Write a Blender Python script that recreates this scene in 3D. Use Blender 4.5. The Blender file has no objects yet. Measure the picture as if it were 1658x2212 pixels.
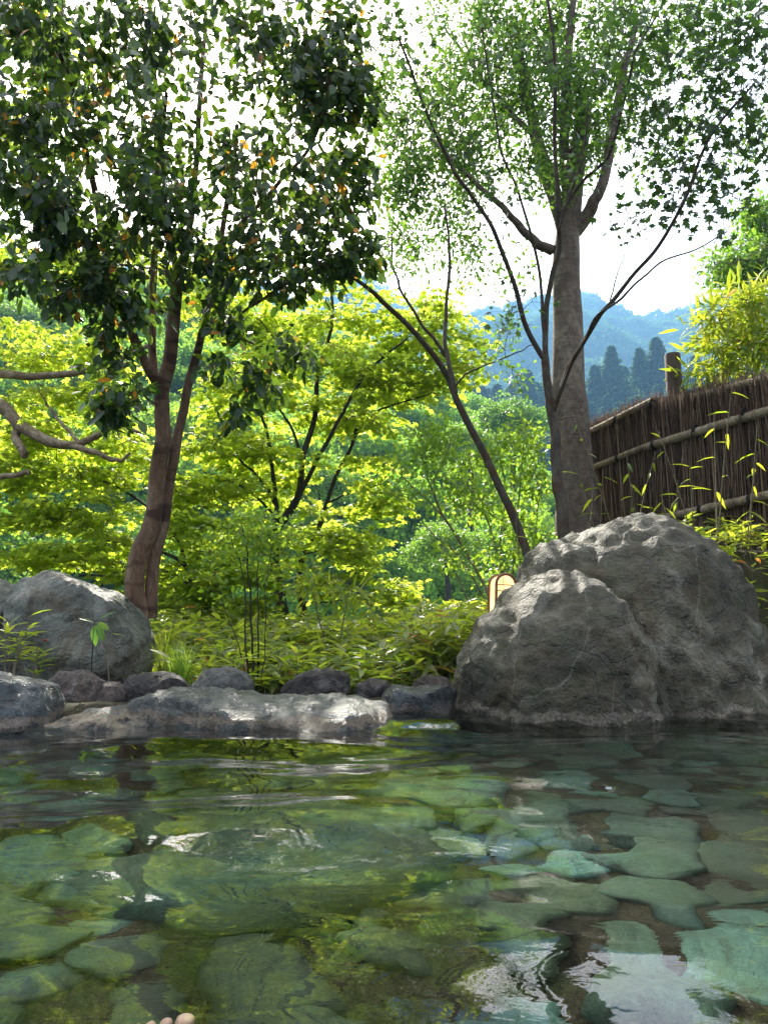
import bpy, bmesh, math, random
import numpy as np
from mathutils import Vector, Matrix, Quaternion
random.seed(7)
rng = np.random.default_rng(7)
sc = bpy.context.scene
COL = sc.collection
R = math.radians

# ---------------------------------------------------------------- camera
PITCH = math.atan(262 / 1658.0)
CAM = np.array([0.0, 0.0, 0.45])
cd = bpy.data.cameras.new('camera')
cam = bpy.data.objects.new('camera', cd); COL.objects.link(cam)
cam.location = CAM; cam.rotation_euler = (R(90) + PITCH, 0, 0)
cd.sensor_fit = 'VERTICAL'; cd.sensor_height = 24.0; cd.lens = 24 * 1658 / 2212.0
cd.clip_start = 0.02; cd.clip_end = 3000
sc.camera = cam

# ---------------------------------------------------------------- world, sun, exposure
SUN_EL, SUN_AZ = R(41), R(-13)          # azimuth from +Y, positive to the right
sdir = Vector((math.cos(SUN_EL) * math.sin(SUN_AZ), math.cos(SUN_EL) * math.cos(SUN_AZ), math.sin(SUN_EL)))
w = bpy.data.worlds.new('World'); sc.world = w; w.use_nodes = True
nt = w.node_tree; nt.nodes.clear()
wo = nt.nodes.new('ShaderNodeOutputWorld'); bg = nt.nodes.new('ShaderNodeBackground')
sky = nt.nodes.new('ShaderNodeTexSky'); sky.sky_type = 'NISHITA'; sky.sun_disc = False
sky.sun_elevation = SUN_EL; sky.sun_rotation = SUN_AZ
sky.air_density = 1.0; sky.dust_density = 5.0; sky.ozone_density = 1.0
# thin bright cloud cover everywhere: the Nishita sky mixed half with its own hazy white
mx = nt.nodes.new('ShaderNodeMix'); mx.data_type = 'RGBA'; mx.inputs[0].default_value = 0.5
mx.inputs[7].default_value = (6.6, 6.3, 5.8, 1)
nt.links.new(sky.outputs[0], mx.inputs[6]); nt.links.new(mx.outputs[2], bg.inputs[0])
bg.inputs[1].default_value = 0.15
nt.links.new(bg.outputs[0], wo.inputs[0])
sd = bpy.data.lights.new('sun', 'SUN'); sd.energy = 5.0; sd.angle = R(0.6); sd.color = (1, .95, .84)
so = bpy.data.objects.new('sun', sd); COL.objects.link(so)
so.rotation_euler = (-sdir).to_track_quat('-Z', 'Y').to_euler()
sc.view_settings.view_transform = 'Standard'; sc.view_settings.look = 'None'
sc.view_settings.gamma = 1; sc.view_settings.use_curve_mapping = False
sc.view_settings.exposure = 2.05
cy = sc.cycles
cy.max_bounces = 8; cy.diffuse_bounces = 3; cy.glossy_bounces = 3; cy.transmission_bounces = 6
cy.transparent_max_bounces = 6; cy.volume_bounces = 0
cy.caustics_reflective = False; cy.caustics_refractive = True
cy.sample_clamp_indirect = 5; cy.blur_glossy = 0.3
cy.use_denoising = True

# ---------------------------------------------------------------- numeric helpers
def P(px, py, Y):
    """point at depth Y (metres along +Y) seen at pixel (px, py) of the 1658 x 2212 picture"""
    u = (px - 829) / 1658.0; v = (1106 - py) / 1658.0
    d = np.array([u, math.cos(PITCH) - v * math.sin(PITCH), math.sin(PITCH) + v * math.cos(PITCH)])
    return CAM + d * (Y / d[1])
def PZ(px, py, z):
    u = (px - 829) / 1658.0; v = (1106 - py) / 1658.0
    d = np.array([u, math.cos(PITCH) - v * math.sin(PITCH), math.sin(PITCH) + v * math.cos(PITCH)])
    return CAM + d * ((z - CAM[2]) / d[2])
def PX(p):
    """pixel of world points (N,3)"""
    q = np.asarray(p) - CAM
    f = q[:, 1] * math.cos(PITCH) + q[:, 2] * math.sin(PITCH)
    up = -q[:, 1] * math.sin(PITCH) + q[:, 2] * math.cos(PITCH)
    f = np.maximum(f, 1e-3)
    return 829 + 1658 * q[:, 0] / f, 1106 - 1658 * up / f, f

_perm = np.random.default_rng(3).permutation(256)
_perm = np.concatenate([_perm, _perm])
_grad = np.random.default_rng(4).normal(size=(256, 3)); _grad /= np.linalg.norm(_grad, axis=1)[:, None]
def noise(p):
    p = np.asarray(p, float); i = np.floor(p).astype(int); f = p - i
    u = f * f * f * (f * (f * 6 - 15) + 10); i &= 255
    out = np.zeros(len(p))
    for dx in (0, 1):
        for dy in (0, 1):
            for dz in (0, 1):
                h = _perm[(_perm[(_perm[(i[:, 0] + dx) & 255] + i[:, 1] + dy) & 255] + i[:, 2] + dz) & 255]
                g = _grad[h]
                d = g[:, 0] * (f[:, 0] - dx) + g[:, 1] * (f[:, 1] - dy) + g[:, 2] * (f[:, 2] - dz)
                wx = u[:, 0] if dx else 1 - u[:, 0]; wy = u[:, 1] if dy else 1 - u[:, 1]; wz = u[:, 2] if dz else 1 - u[:, 2]
                out += d * wx * wy * wz
    return out
def fbm(p, o=4, ridged=False):
    a, s, t = 1.0, 0.0, 0.0
    p = np.asarray(p, float)
    for k in range(o):
        n = noise(p + 17.3 * k)
        s = s + a * ((0.35 - np.abs(n)) if ridged else n); p = p * 2.03; a *= .5
    return s
def smooth(x):
    x = np.clip(x, 0, 1); return x * x * (3 - 2 * x)
def unit(a):
    return a / np.maximum(np.linalg.norm(a, axis=-1, keepdims=True), 1e-9)

# ---------------------------------------------------------------- mesh helpers
class MB:
    """collects vertex / face arrays and links them as ONE mesh"""
    def __init__(s): s.v = []; s.f = []; s.t = []; s.n = 0
    def add(s, v, f, tint=0.5):
        v = np.asarray(v, float); f = np.asarray(f, int)
        s.v.append(v); s.f.append(f + s.n); s.n += len(v)
        s.t.append(np.full(len(v), tint) if np.isscalar(tint) else np.asarray(tint, float))
    def mesh(s, name, origin=(0, 0, 0), smooth_=True):
        me = bpy.data.meshes.new(name)
        v = np.concatenate(s.v) - np.asarray(origin, float)
        me.vertices.add(len(v)); me.vertices.foreach_set('co', v.ravel())
        idx = np.concatenate([f.ravel() for f in s.f])
        ln = np.concatenate([np.full(len(f), f.shape[1]) for f in s.f])
        st = np.concatenate([[0], np.cumsum(ln)[:-1]])
        me.loops.add(len(idx)); me.loops.foreach_set('vertex_index', idx)
        me.polygons.add(len(ln)); me.polygons.foreach_set('loop_start', st); me.polygons.foreach_set('loop_total', ln)
        me.polygons.foreach_set('use_smooth', np.full(len(ln), smooth_))
        a = me.attributes.new('tint', 'FLOAT', 'POINT'); a.data.foreach_set('value', np.concatenate(s.t))
        me.update(calc_edges=True)
        return me
    def build(s, name, mat, parent=None, origin=(0, 0, 0), smooth_=True, loc=None):
        me = s.mesh(name, origin, smooth_)
        if mat: me.materials.append(mat)
        o = bpy.data.objects.new(name, me); COL.objects.link(o)
        if parent is not None: o.parent = parent
        else: o.location = origin
        if loc is not None: o.location = loc
        return o
def tag(o, label=None, cat=None, group=None, kind=None):
    if label: o['label'] = label
    if cat: o['category'] = cat
    if group: o['group'] = group
    if kind: o['kind'] = kind
    return o
def thing(name, label, cat, loc=(0, 0, 0), group=None):
    o = bpy.data.objects.new(name, None); COL.objects.link(o); o.location = loc
    o.empty_display_size = .1
    return tag(o, label, cat, group)
def copy_tree(o, parent=None):
    c = o.copy(); COL.objects.link(c); c.parent = parent
    for ch in list(o.children): copy_tree(ch, c)
    return c

def tube(mb, pts, rad, n=8, tint=0.5, cap=True):
    pts = np.asarray(pts, float); K = len(pts)
    rad = np.asarray(rad, float) if not np.isscalar(rad) else np.full(K, rad)
    t = unit(np.gradient(pts, axis=0))
    ref = np.array([0.13, 0.97, 0.2]) if abs(t[0][1]) < .8 else np.array([1.0, 0, .1])
    nrm = []; a = np.cross(t[0], ref); a /= np.linalg.norm(a)
    for k in range(K):
        a = a - t[k] * np.dot(a, t[k]); a /= max(np.linalg.norm(a), 1e-9); nrm.append(a.copy())
    nrm = np.array(nrm); b = np.cross(t, nrm)
    ang = np.arange(n) * 2 * math.pi / n
    ring = pts[:, None] + rad[:, None, None] * (np.cos(ang)[None, :, None] * nrm[:, None] + np.sin(ang)[None, :, None] * b[:, None])
    v = ring.reshape(-1, 3)
    k = np.arange(K - 1)[:, None] * n; j = np.arange(n)[None]; j2 = (j + 1) % n
    f = np.stack([k + j, k + j2, k + n + j2, k + n + j], -1).reshape(-1, 4)
    mb.add(v, f, tint)
    if cap:
        for base, c in ((0, pts[0]), ((K - 1) * n, pts[-1])):
            vv = np.concatenate([v[base:base + n], [c]])
            mb.add(vv, np.array([[q, (q + 1) % n, n] for q in range(n)]), tint)
def twigs(mb, pts, rad, n=3, tint=0.5):
    """pts (N,K,3), rad (N,K): many thin tubes at once"""
    N, K, _ = pts.shape
    if N == 0: return
    t = unit(np.gradient(pts, axis=1))
    ref = np.array([0.31, 0.2, 0.93])
    a = unit(np.cross(t, ref)); b = np.cross(t, a)
    ang = np.arange(n) * 2 * math.pi / n
    v = pts[:, :, None] + rad[:, :, None, None] * (np.cos(ang)[None, None, :, None] * a[:, :, None] + np.sin(ang)[None, None, :, None] * b[:, :, None])
    i = np.arange(N)[:, None, None] * K * n; k = np.arange(K - 1)[None, :, None] * n; j = np.arange(n)[None, None]
    j2 = (j + 1) % n
    f = np.stack([i + k + j, i + k + j2, i + k + n + j2, i + k + n + j], -1).reshape(-1, 4)
    mb.add(v.reshape(-1, 3), f, tint)
def catmull(pts, sub=5):
    p = np.asarray(pts, float); p = np.concatenate([[2 * p[0] - p[1]], p, [2 * p[-1] - p[-2]]])
    out = []
    for i in range(1, len(p) - 2):
        for s in range(sub):
            t = s / sub
            out.append(.5 * ((2 * p[i]) + (-p[i - 1] + p[i + 1]) * t + (2 * p[i - 1] - 5 * p[i] + 4 * p[i + 1] - p[i + 2]) * t * t + (-p[i - 1] + 3 * p[i] - 3 * p[i + 1] + p[i + 2]) * t ** 3))
    out.append(p[-2]); return np.array(out)

# leaf templates: base at origin, length 1 along +Y, face normal +Z
def T_oval(wd=.56, fold=.10, droop=.12):
    ys = [0, .22, .5, .78, 1]; ws = [0, .40, .5, .34, 0]
    v = []
    for y, q in zip(ys, ws):
        z = -droop * y * y
        if q == 0: v.append((0, y, z))
        else: v += [(-q * wd, y, z + fold * q), (0, y, z), (q * wd, y, z + fold * q)]
    f = [(0, 2, 1), (0, 3, 2), (1, 2, 5), (1, 5, 4), (2, 3, 6), (2, 6, 5), (4, 5, 8), (4, 8, 7), (5, 6, 9), (5, 9, 8), (7, 8, 10), (8, 9, 10)]
    return np.array(v, float), np.array(f)
def T_small(wd=.55):
    return np.array([(0, 0, 0), (-wd * .5, .45, .06), (0, 1, -.08), (wd * .5, .45, .06), (0, .5, 0)], float), np.array([(0, 4, 1), (1, 4, 2), (2, 4, 3), (3, 4, 0)])
def T_lance(wd=.17, droop=.25):
    ys = [0, .18, .55, 1]; v = [(0, 0, 0)]
    for y, q in ((.18, .42), (.55, .5)):
        z = -droop * y * y; v += [(-q * wd, y, z + .03), (0, y, z), (q * wd, y, z + .03)]
    v.append((0, 1, -droop))
    f = [(0, 2, 1), (0, 3, 2), (1, 2, 5), (1, 5, 4), (2, 3, 6), (2, 6, 5), (4, 5, 7), (5, 6, 7)]
    return np.array(v, float), np.array(f)
def T_palm(lobes=7, notch=.30, droop=.14):
    c = np.array([0, .38]); v = [(0, .30, 0)]
    A = {7: [-128, -82, -40, 0, 40, 82, 128], 5: [-100, -50, 0, 50, 100]}[lobes]
    L = {7: [.34, .52, .64, .70, .64, .52, .34], 5: [.42, .6, .68, .6, .42]}[lobes]
    ring = [(0, 0.0)]
    for i, (a, l) in enumerate(zip(A, L)):
        a_ = R(a)
        ring.append((math.sin(a_) * l, .30 + math.cos(a_) * l))
        if i < len(A) - 1:
            m = R((A[i] + A[i + 1]) / 2); ring.append((math.sin(m) * notch, .30 + math.cos(m) * notch))
    for x, y in ring:
        r = math.hypot(x, y - .3); v.append((x, y, -droop * r * r * 2))
    n = len(ring); f = [(0, 1 + (i + 1) % n, 1 + i) for i in range(n)]
    return np.array(v, float), np.array(f)
OVAL, SMALL, LANCE, PALM, PALM5 = T_oval(), T_small(), T_lance(), T_palm(), T_palm(5, .28)

def frames(d, n):
    d = unit(d); n = n - d * np.sum(n * d, -1, keepdims=True); n = unit(n)
    return np.cross(d, n), d, n
def leaf_batch(mb, T, pos, d, n, size, tint):
    x, y, z = frames(d, n); V = T[0]
    M = size[:, None, None]
    v = pos[:, None] + M * (V[None, :, 0:1] * x[:, None] + V[None, :, 1:2] * y[:, None] + V[None, :, 2:3] * z[:, None])
    N = len(pos); f = (T[1][None] + (np.arange(N) * len(V))[:, None, None]).reshape(-1, 3)
    mb.add(v.reshape(-1, 3), f, np.repeat(tint, len(V)))
_leafmesh = {}
def leaf_objects(T, key, mat, pos, d, n, size, tint, parent, origin, name='leaf'):
    """single leaves as parts that share four meshes"""
    x, y, z = frames(d, n)
    for i in range(len(pos)):
        k = int(min(3, tint[i] * 4)); kk = (key, mat.name, k)
        if kk not in _leafmesh:
            mb = MB(); mb.add(T[0], T[1], .12 + .25 * k); me = mb.mesh(name); me.materials.append(mat); _leafmesh[kk] = me
        o = bpy.data.objects.new(name, _leafmesh[kk]); COL.objects.link(o); o.parent = parent
        s = size[i]
        m = Matrix(((x[i][0] * s, y[i][0] * s, z[i][0] * s, pos[i][0] - origin[0]), (x[i][1] * s, y[i][1] * s, z[i][1] * s, pos[i][1] - origin[1]),
                    (x[i][2] * s, y[i][2] * s, z[i][2] * s, pos[i][2] - origin[2]), (0, 0, 0, 1)))
        o.matrix_basis = m

# ---------------------------------------------------------------- materials
def newmat(name):
    m = bpy.data.materials.new(name); m.use_nodes = True; nt = m.node_tree; nt.nodes.clear()
    return m, nt
class N:
    """short node helper"""
    def __init__(s, nt): s.nt = nt
    def n(s, t, **kw):
        nd = s.nt.nodes.new(t)
        for k, v in kw.items(): setattr(nd, k, v)
        return nd
    def l(s, a, b): s.nt.links.new(a, b)
    def coord(s, which='Object', scale=(1, 1, 1)):
        c = s.n('ShaderNodeTexCoord'); m = s.n('ShaderNodeMapping'); m.inputs['Scale'].default_value = scale
        s.l(c.outputs[which], m.inputs['Vector']); return m.outputs[0]
    def noise(s, vec, scale, detail=4, rough=.55, dist=0):
        t = s.n('ShaderNodeTexNoise'); t.inputs['Scale'].default_value = scale; t.inputs['Detail'].default_value = detail
        t.inputs['Roughness'].default_value = rough; t.inputs['Distortion'].default_value = dist
        s.l(vec, t.inputs['Vector']); return t.outputs['Fac']
    def ramp(s, fac, stops):
        r = s.n('ShaderNodeValToRGB'); e = r.color_ramp.elements
        while len(e) < len(stops): e.new(.5)
        for q, (p, c) in zip(e, stops):
            q.position = p; q.color = (*c, 1) if len(c) == 3 else c
        s.l(fac, r.inputs[0]); return r.outputs[0]
    def mix(s, fac, a, b, mode='MIX'):
        m = s.n('ShaderNodeMix', data_type='RGBA', blend_type=mode)
        for sock, v in ((m.inputs[0], fac), (m.inputs[6], a), (m.inputs[7], b)):
            if isinstance(v, (int, float)): sock.default_value = v
            elif isinstance(v, tuple): sock.default_value = (*v, 1)
            else: s.l(v, sock)
        return m.outputs[2]
    def math(s, op, a, b=0.0, clamp=False):
        m = s.n('ShaderNodeMath', operation=op, use_clamp=clamp)
        for sock, v in ((m.inputs[0], a), (m.inputs[1], b)):
            if isinstance(v, (int, float)): sock.default_value = v
            else: s.l(v, sock)
        return m.outputs[0]
    def bump(s, h, strength=.5, dist=.01, normal=None):
        b = s.n('ShaderNodeBump'); b.inputs['Strength'].default_value = strength; b.inputs['Distance'].default_value = dist
        s.l(h, b.inputs['Height'])
        if normal is not None: s.l(normal, b.inputs['Normal'])
        return b.outputs[0]
    def pbr(s, col, rough=.6, normal=None, spec=.5):
        b = s.n('ShaderNodeBsdfPrincipled'); o = s.n('ShaderNodeOutputMaterial')
        for sock, v in ((b.inputs['Base Color'], col), (b.inputs['Roughness'], rough)):
            if isinstance(v, (int, float)): sock.default_value = v
            elif isinstance(v, tuple): sock.default_value = (*v, 1)
            else: s.l(v, sock)
        b.inputs['Specular IOR Level'].default_value = spec
        if normal is not None: s.l(normal, b.inputs['Normal'])
        s.l(b.outputs[0], o.inputs[0]); return b
def leafmat(name, c0, c1, c2, t0, t1, mixf=.5, rough=.42, spec=.5, odd=None):
    """reflecting colour c0..c2 by the leaf's own tint, light passing through tinted t0..t1"""
    m, nt = newmat(name); g = N(nt)
    at = g.n('ShaderNodeAttribute', attribute_name='tint').outputs['Fac']
    stops = [(0, c0), (.5, c1), (.97, c2)] + ([(.985, odd)] if odd else [])
    col = g.ramp(at, stops)
    tcol = g.ramp(at, [(0, t0), (.97, t1)] + ([(.985, tuple(min(1, x * 2.2) for x in odd))] if odd else []))
    b = g.n('ShaderNodeBsdfPrincipled'); g.l(col, b.inputs['Base Color']); b.inputs['Roughness'].default_value = rough
    b.inputs['Specular IOR Level'].default_value = spec
    t = g.n('ShaderNodeBsdfTranslucent'); g.l(tcol, t.inputs['Color'])
    x = g.n('ShaderNodeMixShader'); x.inputs[0].default_value = mixf
    o = g.n('ShaderNodeOutputMaterial'); g.l(b.outputs[0], x.inputs[1]); g.l(t.outputs[0], x.inputs[2]); g.l(x.outputs[0], o.inputs[0])
    return m
def barkmat(name, c0, c1, c2, vs=(6, 6, 2), bumpd=.006, patch=None, rings=False):
    m, nt = newmat(name); g = N(nt)
    v = g.coord('Object', vs)
    n1 = g.noise(v, 1.2, 6, .65); n2 = g.noise(v, 6, 5, .7, .4)
    col = g.ramp(n1, [(.3, c0), (.5, c1), (.68, c2)])
    col = g.mix(g.ramp(n2, [(.35, (.55, .55, .55)), (.6, (1, 1, 1))]), (0, 0, 0), col)
    if patch:
        p = g.noise(g.coord('Object', (1, 1, 3.2)), 2.2, 2, .5)
        col = g.mix(g.ramp(p, [(.54, (0, 0, 0)), (.60, (.85, .85, .85))]), col, patch)
    h = n2
    if rings:
        r = g.noise(g.coord('Object', (2.5, 2.5, 26)), 1.6, 4, .7, .2)
        h = g.math('ADD', n2, g.math('MULTIPLY', r, 1.6))
        col = g.mix(g.ramp(r, [(.56, (0, 0, 0)), (.66, (.55, .55, .55))]), col, (.05, .04, .035))
    g.pbr(col, .85, g.bump(h, .8, bumpd), .25); return m
def rockmat(name, cols, crust=None, crust_h=.05, wet=0.0, scale=1.0, moss=None, vein=True, rust=None):
    m, nt = newmat(name); g = N(nt)
    v = g.coord('Object', (scale,) * 3)
    big = g.noise(v, 1.9, 6, .62, .6); mid = g.noise(v, 8, 6, .65, .3); fine = g.noise(v, 55, 5, .7)
    col = g.ramp(big, [(.28, cols[0]), (.45, cols[1]), (.58, cols[2]), (.74, cols[3])])
    col = g.mix(.6, col, g.ramp(mid, [(.3, (.28, .28, .28)), (.5, (.95, .95, .95)), (.72, (1.7, 1.7, 1.6))]), 'MULTIPLY')
    col = g.mix(.55, col, g.ramp(fine, [(.35, (.4, .4, .4)), (.65, (1.4, 1.4, 1.4))]), 'MULTIPLY')
    if moss:
        mm = g.noise(g.coord('Object', (1.1, 1.1, .8)), 3.3, 6, .7, .8)
        col = g.mix(g.ramp(mm, [(.50, (0, 0, 0)), (.62, (.75, .75, .75))]), col, moss)
    if rust:
        rn = g.noise(g.coord('Object', (1.3, 1.3, 1)), 5.1, 5, .7, 1.0)
        col = g.mix(g.ramp(rn, [(.52, (0, 0, 0)), (.64, (.7, .7, .7))]), col, rust)
    if vein:
        vo = g.n('ShaderNodeTexVoronoi', feature='DISTANCE_TO_EDGE'); vo.inputs['Scale'].default_value = 2.3
        dv = g.n('ShaderNodeMapping'); g.l(v, dv.inputs[0])
        nn = g.n('ShaderNodeTexNoise'); nn.inputs['Scale'].default_value = 2.5; nn.inputs['Detail'].default_value = 5; g.l(v, nn.inputs['Vector'])
        ad = g.n('ShaderNodeVectorMath', operation='MULTIPLY_ADD'); g.l(nn.outputs['Color'], ad.inputs[0]); ad.inputs[1].default_value = (.9, .9, .9); g.l(v, ad.inputs[2])
        g.l(ad.outputs[0], vo.inputs['Vector'])
        crack = g.ramp(vo.outputs['Distance'], [(0, (0, 0, 0)), (.035, (1, 1, 1))])
        col = g.mix(g.math('MULTIPLY', g.math('SUBTRACT', 1, crack), .35), col, (.03, .03, .025))
    vn = g.noise(g.coord('Object', (.8, .8, .5)), 1.7, 3, .5, .6)
    col = g.mix(g.ramp(vn, [(.500, (0, 0, 0)), (.506, (.28, .28, .28)), (.512, (0, 0, 0))]), col, (.45, .42, .35))
    sep = g.n('ShaderNodeSeparateXYZ'); tc = g.n('ShaderNodeTexCoord'); g.l(tc.outputs['Object'], sep.inputs[0])
    z = g.math('ADD', sep.outputs[2], g.math('MULTIPLY', g.math('ADD', g.math('SUBTRACT', mid, .5), g.math('SUBTRACT', big, .5)), .15))
    rough = g.math('ADD', g.math('MULTIPLY', fine, .3), .50)
    if crust:
        band = g.ramp(g.math('DIVIDE', z, crust_h * 2.0), [(0, (0, 0, 0)), (.12, (1, 1, 1)), (.42, (1, 1, 1)), (.58, (0, 0, 0))])
        cc = g.mix(g.ramp(fine, [(.4, (0, 0, 0)), (.6, (1, 1, 1))]), tuple(x * .45 for x in crust), crust)
        col = g.mix(g.math('MULTIPLY', band, .7), col, cc)
    h = g.math('ADD', g.math('MULTIPLY', mid, 2.6), g.math('MULTIPLY', fine, .9))
    if vein: h = g.math('ADD', h, g.math('MULTIPLY', crack, .35))
    if wet: rough = g.math('MULTIPLY', rough, 1 - wet)
    g.pbr(col, rough, g.bump(h, 1.0, .035), .5)
    return m

M = {}
M['camellia'] = leafmat('camellia_leaf', (.011, .028, .008), (.018, .046, .011), (.04, .085, .018), (.06, .14, .012), (.22, .36, .025), .34, .33, .5, odd=(.55, .22, .02))
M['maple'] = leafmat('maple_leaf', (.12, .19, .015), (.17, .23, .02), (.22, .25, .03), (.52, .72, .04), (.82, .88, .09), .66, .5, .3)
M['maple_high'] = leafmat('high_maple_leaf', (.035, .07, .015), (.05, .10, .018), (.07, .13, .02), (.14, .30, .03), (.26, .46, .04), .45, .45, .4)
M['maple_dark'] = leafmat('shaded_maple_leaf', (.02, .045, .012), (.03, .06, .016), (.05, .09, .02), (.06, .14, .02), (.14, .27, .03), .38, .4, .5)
M['broad'] = leafmat('broad_leaf', (.04, .09, .015), (.05, .11, .02), (.08, .14, .02), (.15, .34, .03), (.32, .52, .04), .5, .45, .4)
M['shrub'] = leafmat('shrub_leaf', (.06, .13, .015), (.09, .18, .02), (.13, .21, .03), (.30, .52, .03), (.50, .68, .05), .55, .45, .4)
M['sasa'] = leafmat('sasa_leaf', (.06, .11, .02), (.13, .18, .03), (.28, .28, .12), (.40, .58, .03), (.66, .70, .05), .50, .38, .5, odd=(.32, .13, .03))
M['bamboo'] = leafmat('bamboo_leaf', (.07, .14, .015), (.12, .20, .02), (.22, .24, .05), (.36, .52, .02), (.62, .64, .04), .5, .4, .45, odd=(.40, .22, .05))
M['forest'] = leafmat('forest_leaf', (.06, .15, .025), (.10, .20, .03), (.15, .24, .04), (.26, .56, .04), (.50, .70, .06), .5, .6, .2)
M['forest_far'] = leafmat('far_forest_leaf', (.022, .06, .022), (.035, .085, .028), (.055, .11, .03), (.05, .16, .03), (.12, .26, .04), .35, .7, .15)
M['cedar'] = leafmat('cedar_needles', (.018, .05, .02), (.03, .075, .028), (.05, .10, .03), (.04, .12, .03), (.10, .20, .03), .3, .7, .15)
M['grass'] = leafmat('grass_blade', (.08, .15, .02), (.10, .20, .03), (.14, .22, .03), (.30, .50, .04), (.45, .60, .05), .45, .45, .3)
M['bark_camellia'] = barkmat('camellia_bark', (.10, .052, .03), (.18, .105, .065), (.27, .185, .125), (7, 7, 2), .004, patch=(.05, .026, .016))
M['bark_maple'] = barkmat('maple_bark', (.022, .018, .014), (.05, .042, .03), (.10, .085, .06), (14, 14, 4), .005)
M['bark_slim'] = barkmat('slim_bark', (.045, .035, .026), (.08, .062, .045), (.13, .105, .08), (14, 14, 4), .004, patch=(.07, .035, .02))
M['bark_big'] = barkmat('big_bark', (.10, .07, .05), (.17, .125, .095), (.27, .22, .17), (3, 3, 2), .012, rings=True)
M['bark_gnarled'] = barkmat('gnarled_bark', (.12, .08, .05), (.26, .19, .12), (.42, .34, .24), (10, 10, 10), .010)
M['bark_twig'] = barkmat('twig_bark', (.14, .11, .07), (.22, .18, .11), (.30, .26, .17), (20, 20, 5), .003)
M['bark_dark'] = barkmat('dark_stem', (.02, .014, .010), (.035, .026, .018), (.06, .045, .03), (20, 20, 8), .002)

# ---------------------------------------------------------------- terrain
def pool_edge(x):
    x = np.asarray(x, float)
    return np.interp(x, [-6, -2.2, -1.2, 0, .35, .6, 1.2, 2.6, 6], [3.3, 3.5, 3.9, 4.0, 4.9, 4.4, 4.4, 4.3, 3.8])
def gz(x, y):
    x = np.asarray(x, float); y = np.asarray(y, float)
    e = pool_edge(x)
    a = smooth((y - e) / .45)                                   # pool side -> bank
    side = smooth((np.abs(x) - 5.0) / .6); back = smooth((-2.6 - y) / .6)
    a = np.maximum(a, np.maximum(side, back))
    bank = .06 + .30 * smooth((y - 5.0) / 3.0)
    bank = bank + .95 * smooth((x - 1.0) / 1.3) * smooth((y - 4.7) / 1.4)
    drop = smooth((y - 9.0 - 1.5 * smooth((x - 1.5) / 1.5)) / 9.0)
    z = -.80 * (1 - a) + a * bank
    z = z * (1 - drop) - 8.0 * drop
    n = fbm(np.stack([x * 1.3, y * 1.3, x * 0], -1).reshape(-1, 3), 4).reshape(x.shape)
    return z + .05 * n * a
def axis(dense, far, step):
    d = np.arange(-dense, dense + 1e-6, step); f = [dense]
    while f[-1] < far: f.append(f[-1] * 1.16 + .3)
    f = np.array(f[1:]); return np.concatenate([-f[::-1], d, f])
def grid_mesh(xs, ys, zf):
    X, Y = np.meshgrid(xs, ys); Z = zf(X, Y)
    nx, ny = len(xs), len(ys)
    i = np.arange(ny - 1)[:, None] * nx + np.arange(nx - 1)[None]
    f = np.stack([i, i + 1, i + nx + 1, i + nx], -1).reshape(-1, 4)
    return np.stack([X, Y, Z], -1).reshape(-1, 3), f
m, ntm = newmat('soil'); g = N(ntm); v = g.coord('Object')
n1 = g.noise(v, 3, 6, .6); n2 = g.noise(v, 40, 4, .7)
col = g.ramp(n1, [(.3, (.02, .016, .01)), (.5, (.04, .035, .018)), (.65, (.035, .05, .015))])
col = g.mix(.6, col, g.ramp(n2, [(.3, (.4, .4, .4)), (.7, (1.5, 1.4, 1.3))]), 'MULTIPLY')
g.pbr(col, .95, g.bump(n2, .8, .02), .2); M['soil'] = m
ax = axis(9, 1100, .12)
v, f = grid_mesh(ax, axis(9, 1100, .12) + 4.0, gz)
mb = MB(); mb.add(v, f); tag(mb.build('ground', M['soil']), kind='structure')

# hills: every ridge is a height field over the valley, its skyline read as elevation angles
def ridge_z(tab, D, lower):
    px = np.array([t[0] for t in tab], float); py = np.array([t[1] for t in tab], float) + lower
    z = np.array([P(a, b, D)[2] for a, b in zip(px, py)]); u = np.array([P(a, b, D)[0] / D for a, b in zip(px, py)])
    return u, z
def hill(name, tab, D, y0, z0, lower, power=1.0, amp=2.0, mat=None, us=(-1.3, 1.3), n=(160, 70), nscale=.05):
    ur, zr = ridge_z(tab, D, lower)
    def zf(x, y):
        t = np.clip((y - y0) / (D - y0), 0, 1); back = np.clip((y - D) / D, 0, 1)
        base = z0 + (np.interp(x / np.maximum(y, 1), ur, zr) - z0) * t ** power - back * 12
        return base + amp * fbm(np.stack([x * nscale, y * nscale, 0 * x + 3.3], -1).reshape(-1, 3), 4).reshape(x.shape) * smooth(t * 4)
    U, Yy = np.meshgrid(np.linspace(us[0], us[1], n[0]), np.linspace(y0 - 3, D * 1.25, n[1]))
    X = U * Yy; Z = zf(X, Yy)
    i = np.arange(n[1] - 1)[:, None] * n[0] + np.arange(n[0] - 1)[None]
    f = np.stack([i, i + 1, i + n[0] + 1, i + n[0]], -1).reshape(-1, 4)
    mb = MB(); mb.add(np.stack([X, Yy, Z], -1).reshape(-1, 3), f)
    tag(mb.build(name, mat or M['hillsoil']), kind='structure')
    return zf
m, ntm = newmat('forest_floor'); g = N(ntm)
g.pbr(g.ramp(g.noise(g.coord('Object'), .15, 6, .7), [(.35, (.01, .022, .008)), (.65, (.03, .055, .016))]), 1, None, .1); M['hillsoil'] = m
L1 = [(-1200, 420), (-300, 470), (0, 540), (300, 590), (560, 650), (750, 710), (880, 790), (1000, 850), (1100, 930), (1200, 1020), (1350, 1130), (1600, 1250), (2600, 1300)]
L2 = [(-1200, 760), (600, 860), (900, 850), (1000, 850), (1100, 860), (1200, 860), (1300, 830), (1450, 820), (1600, 790), (1800, 760), (2800, 760)]
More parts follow.
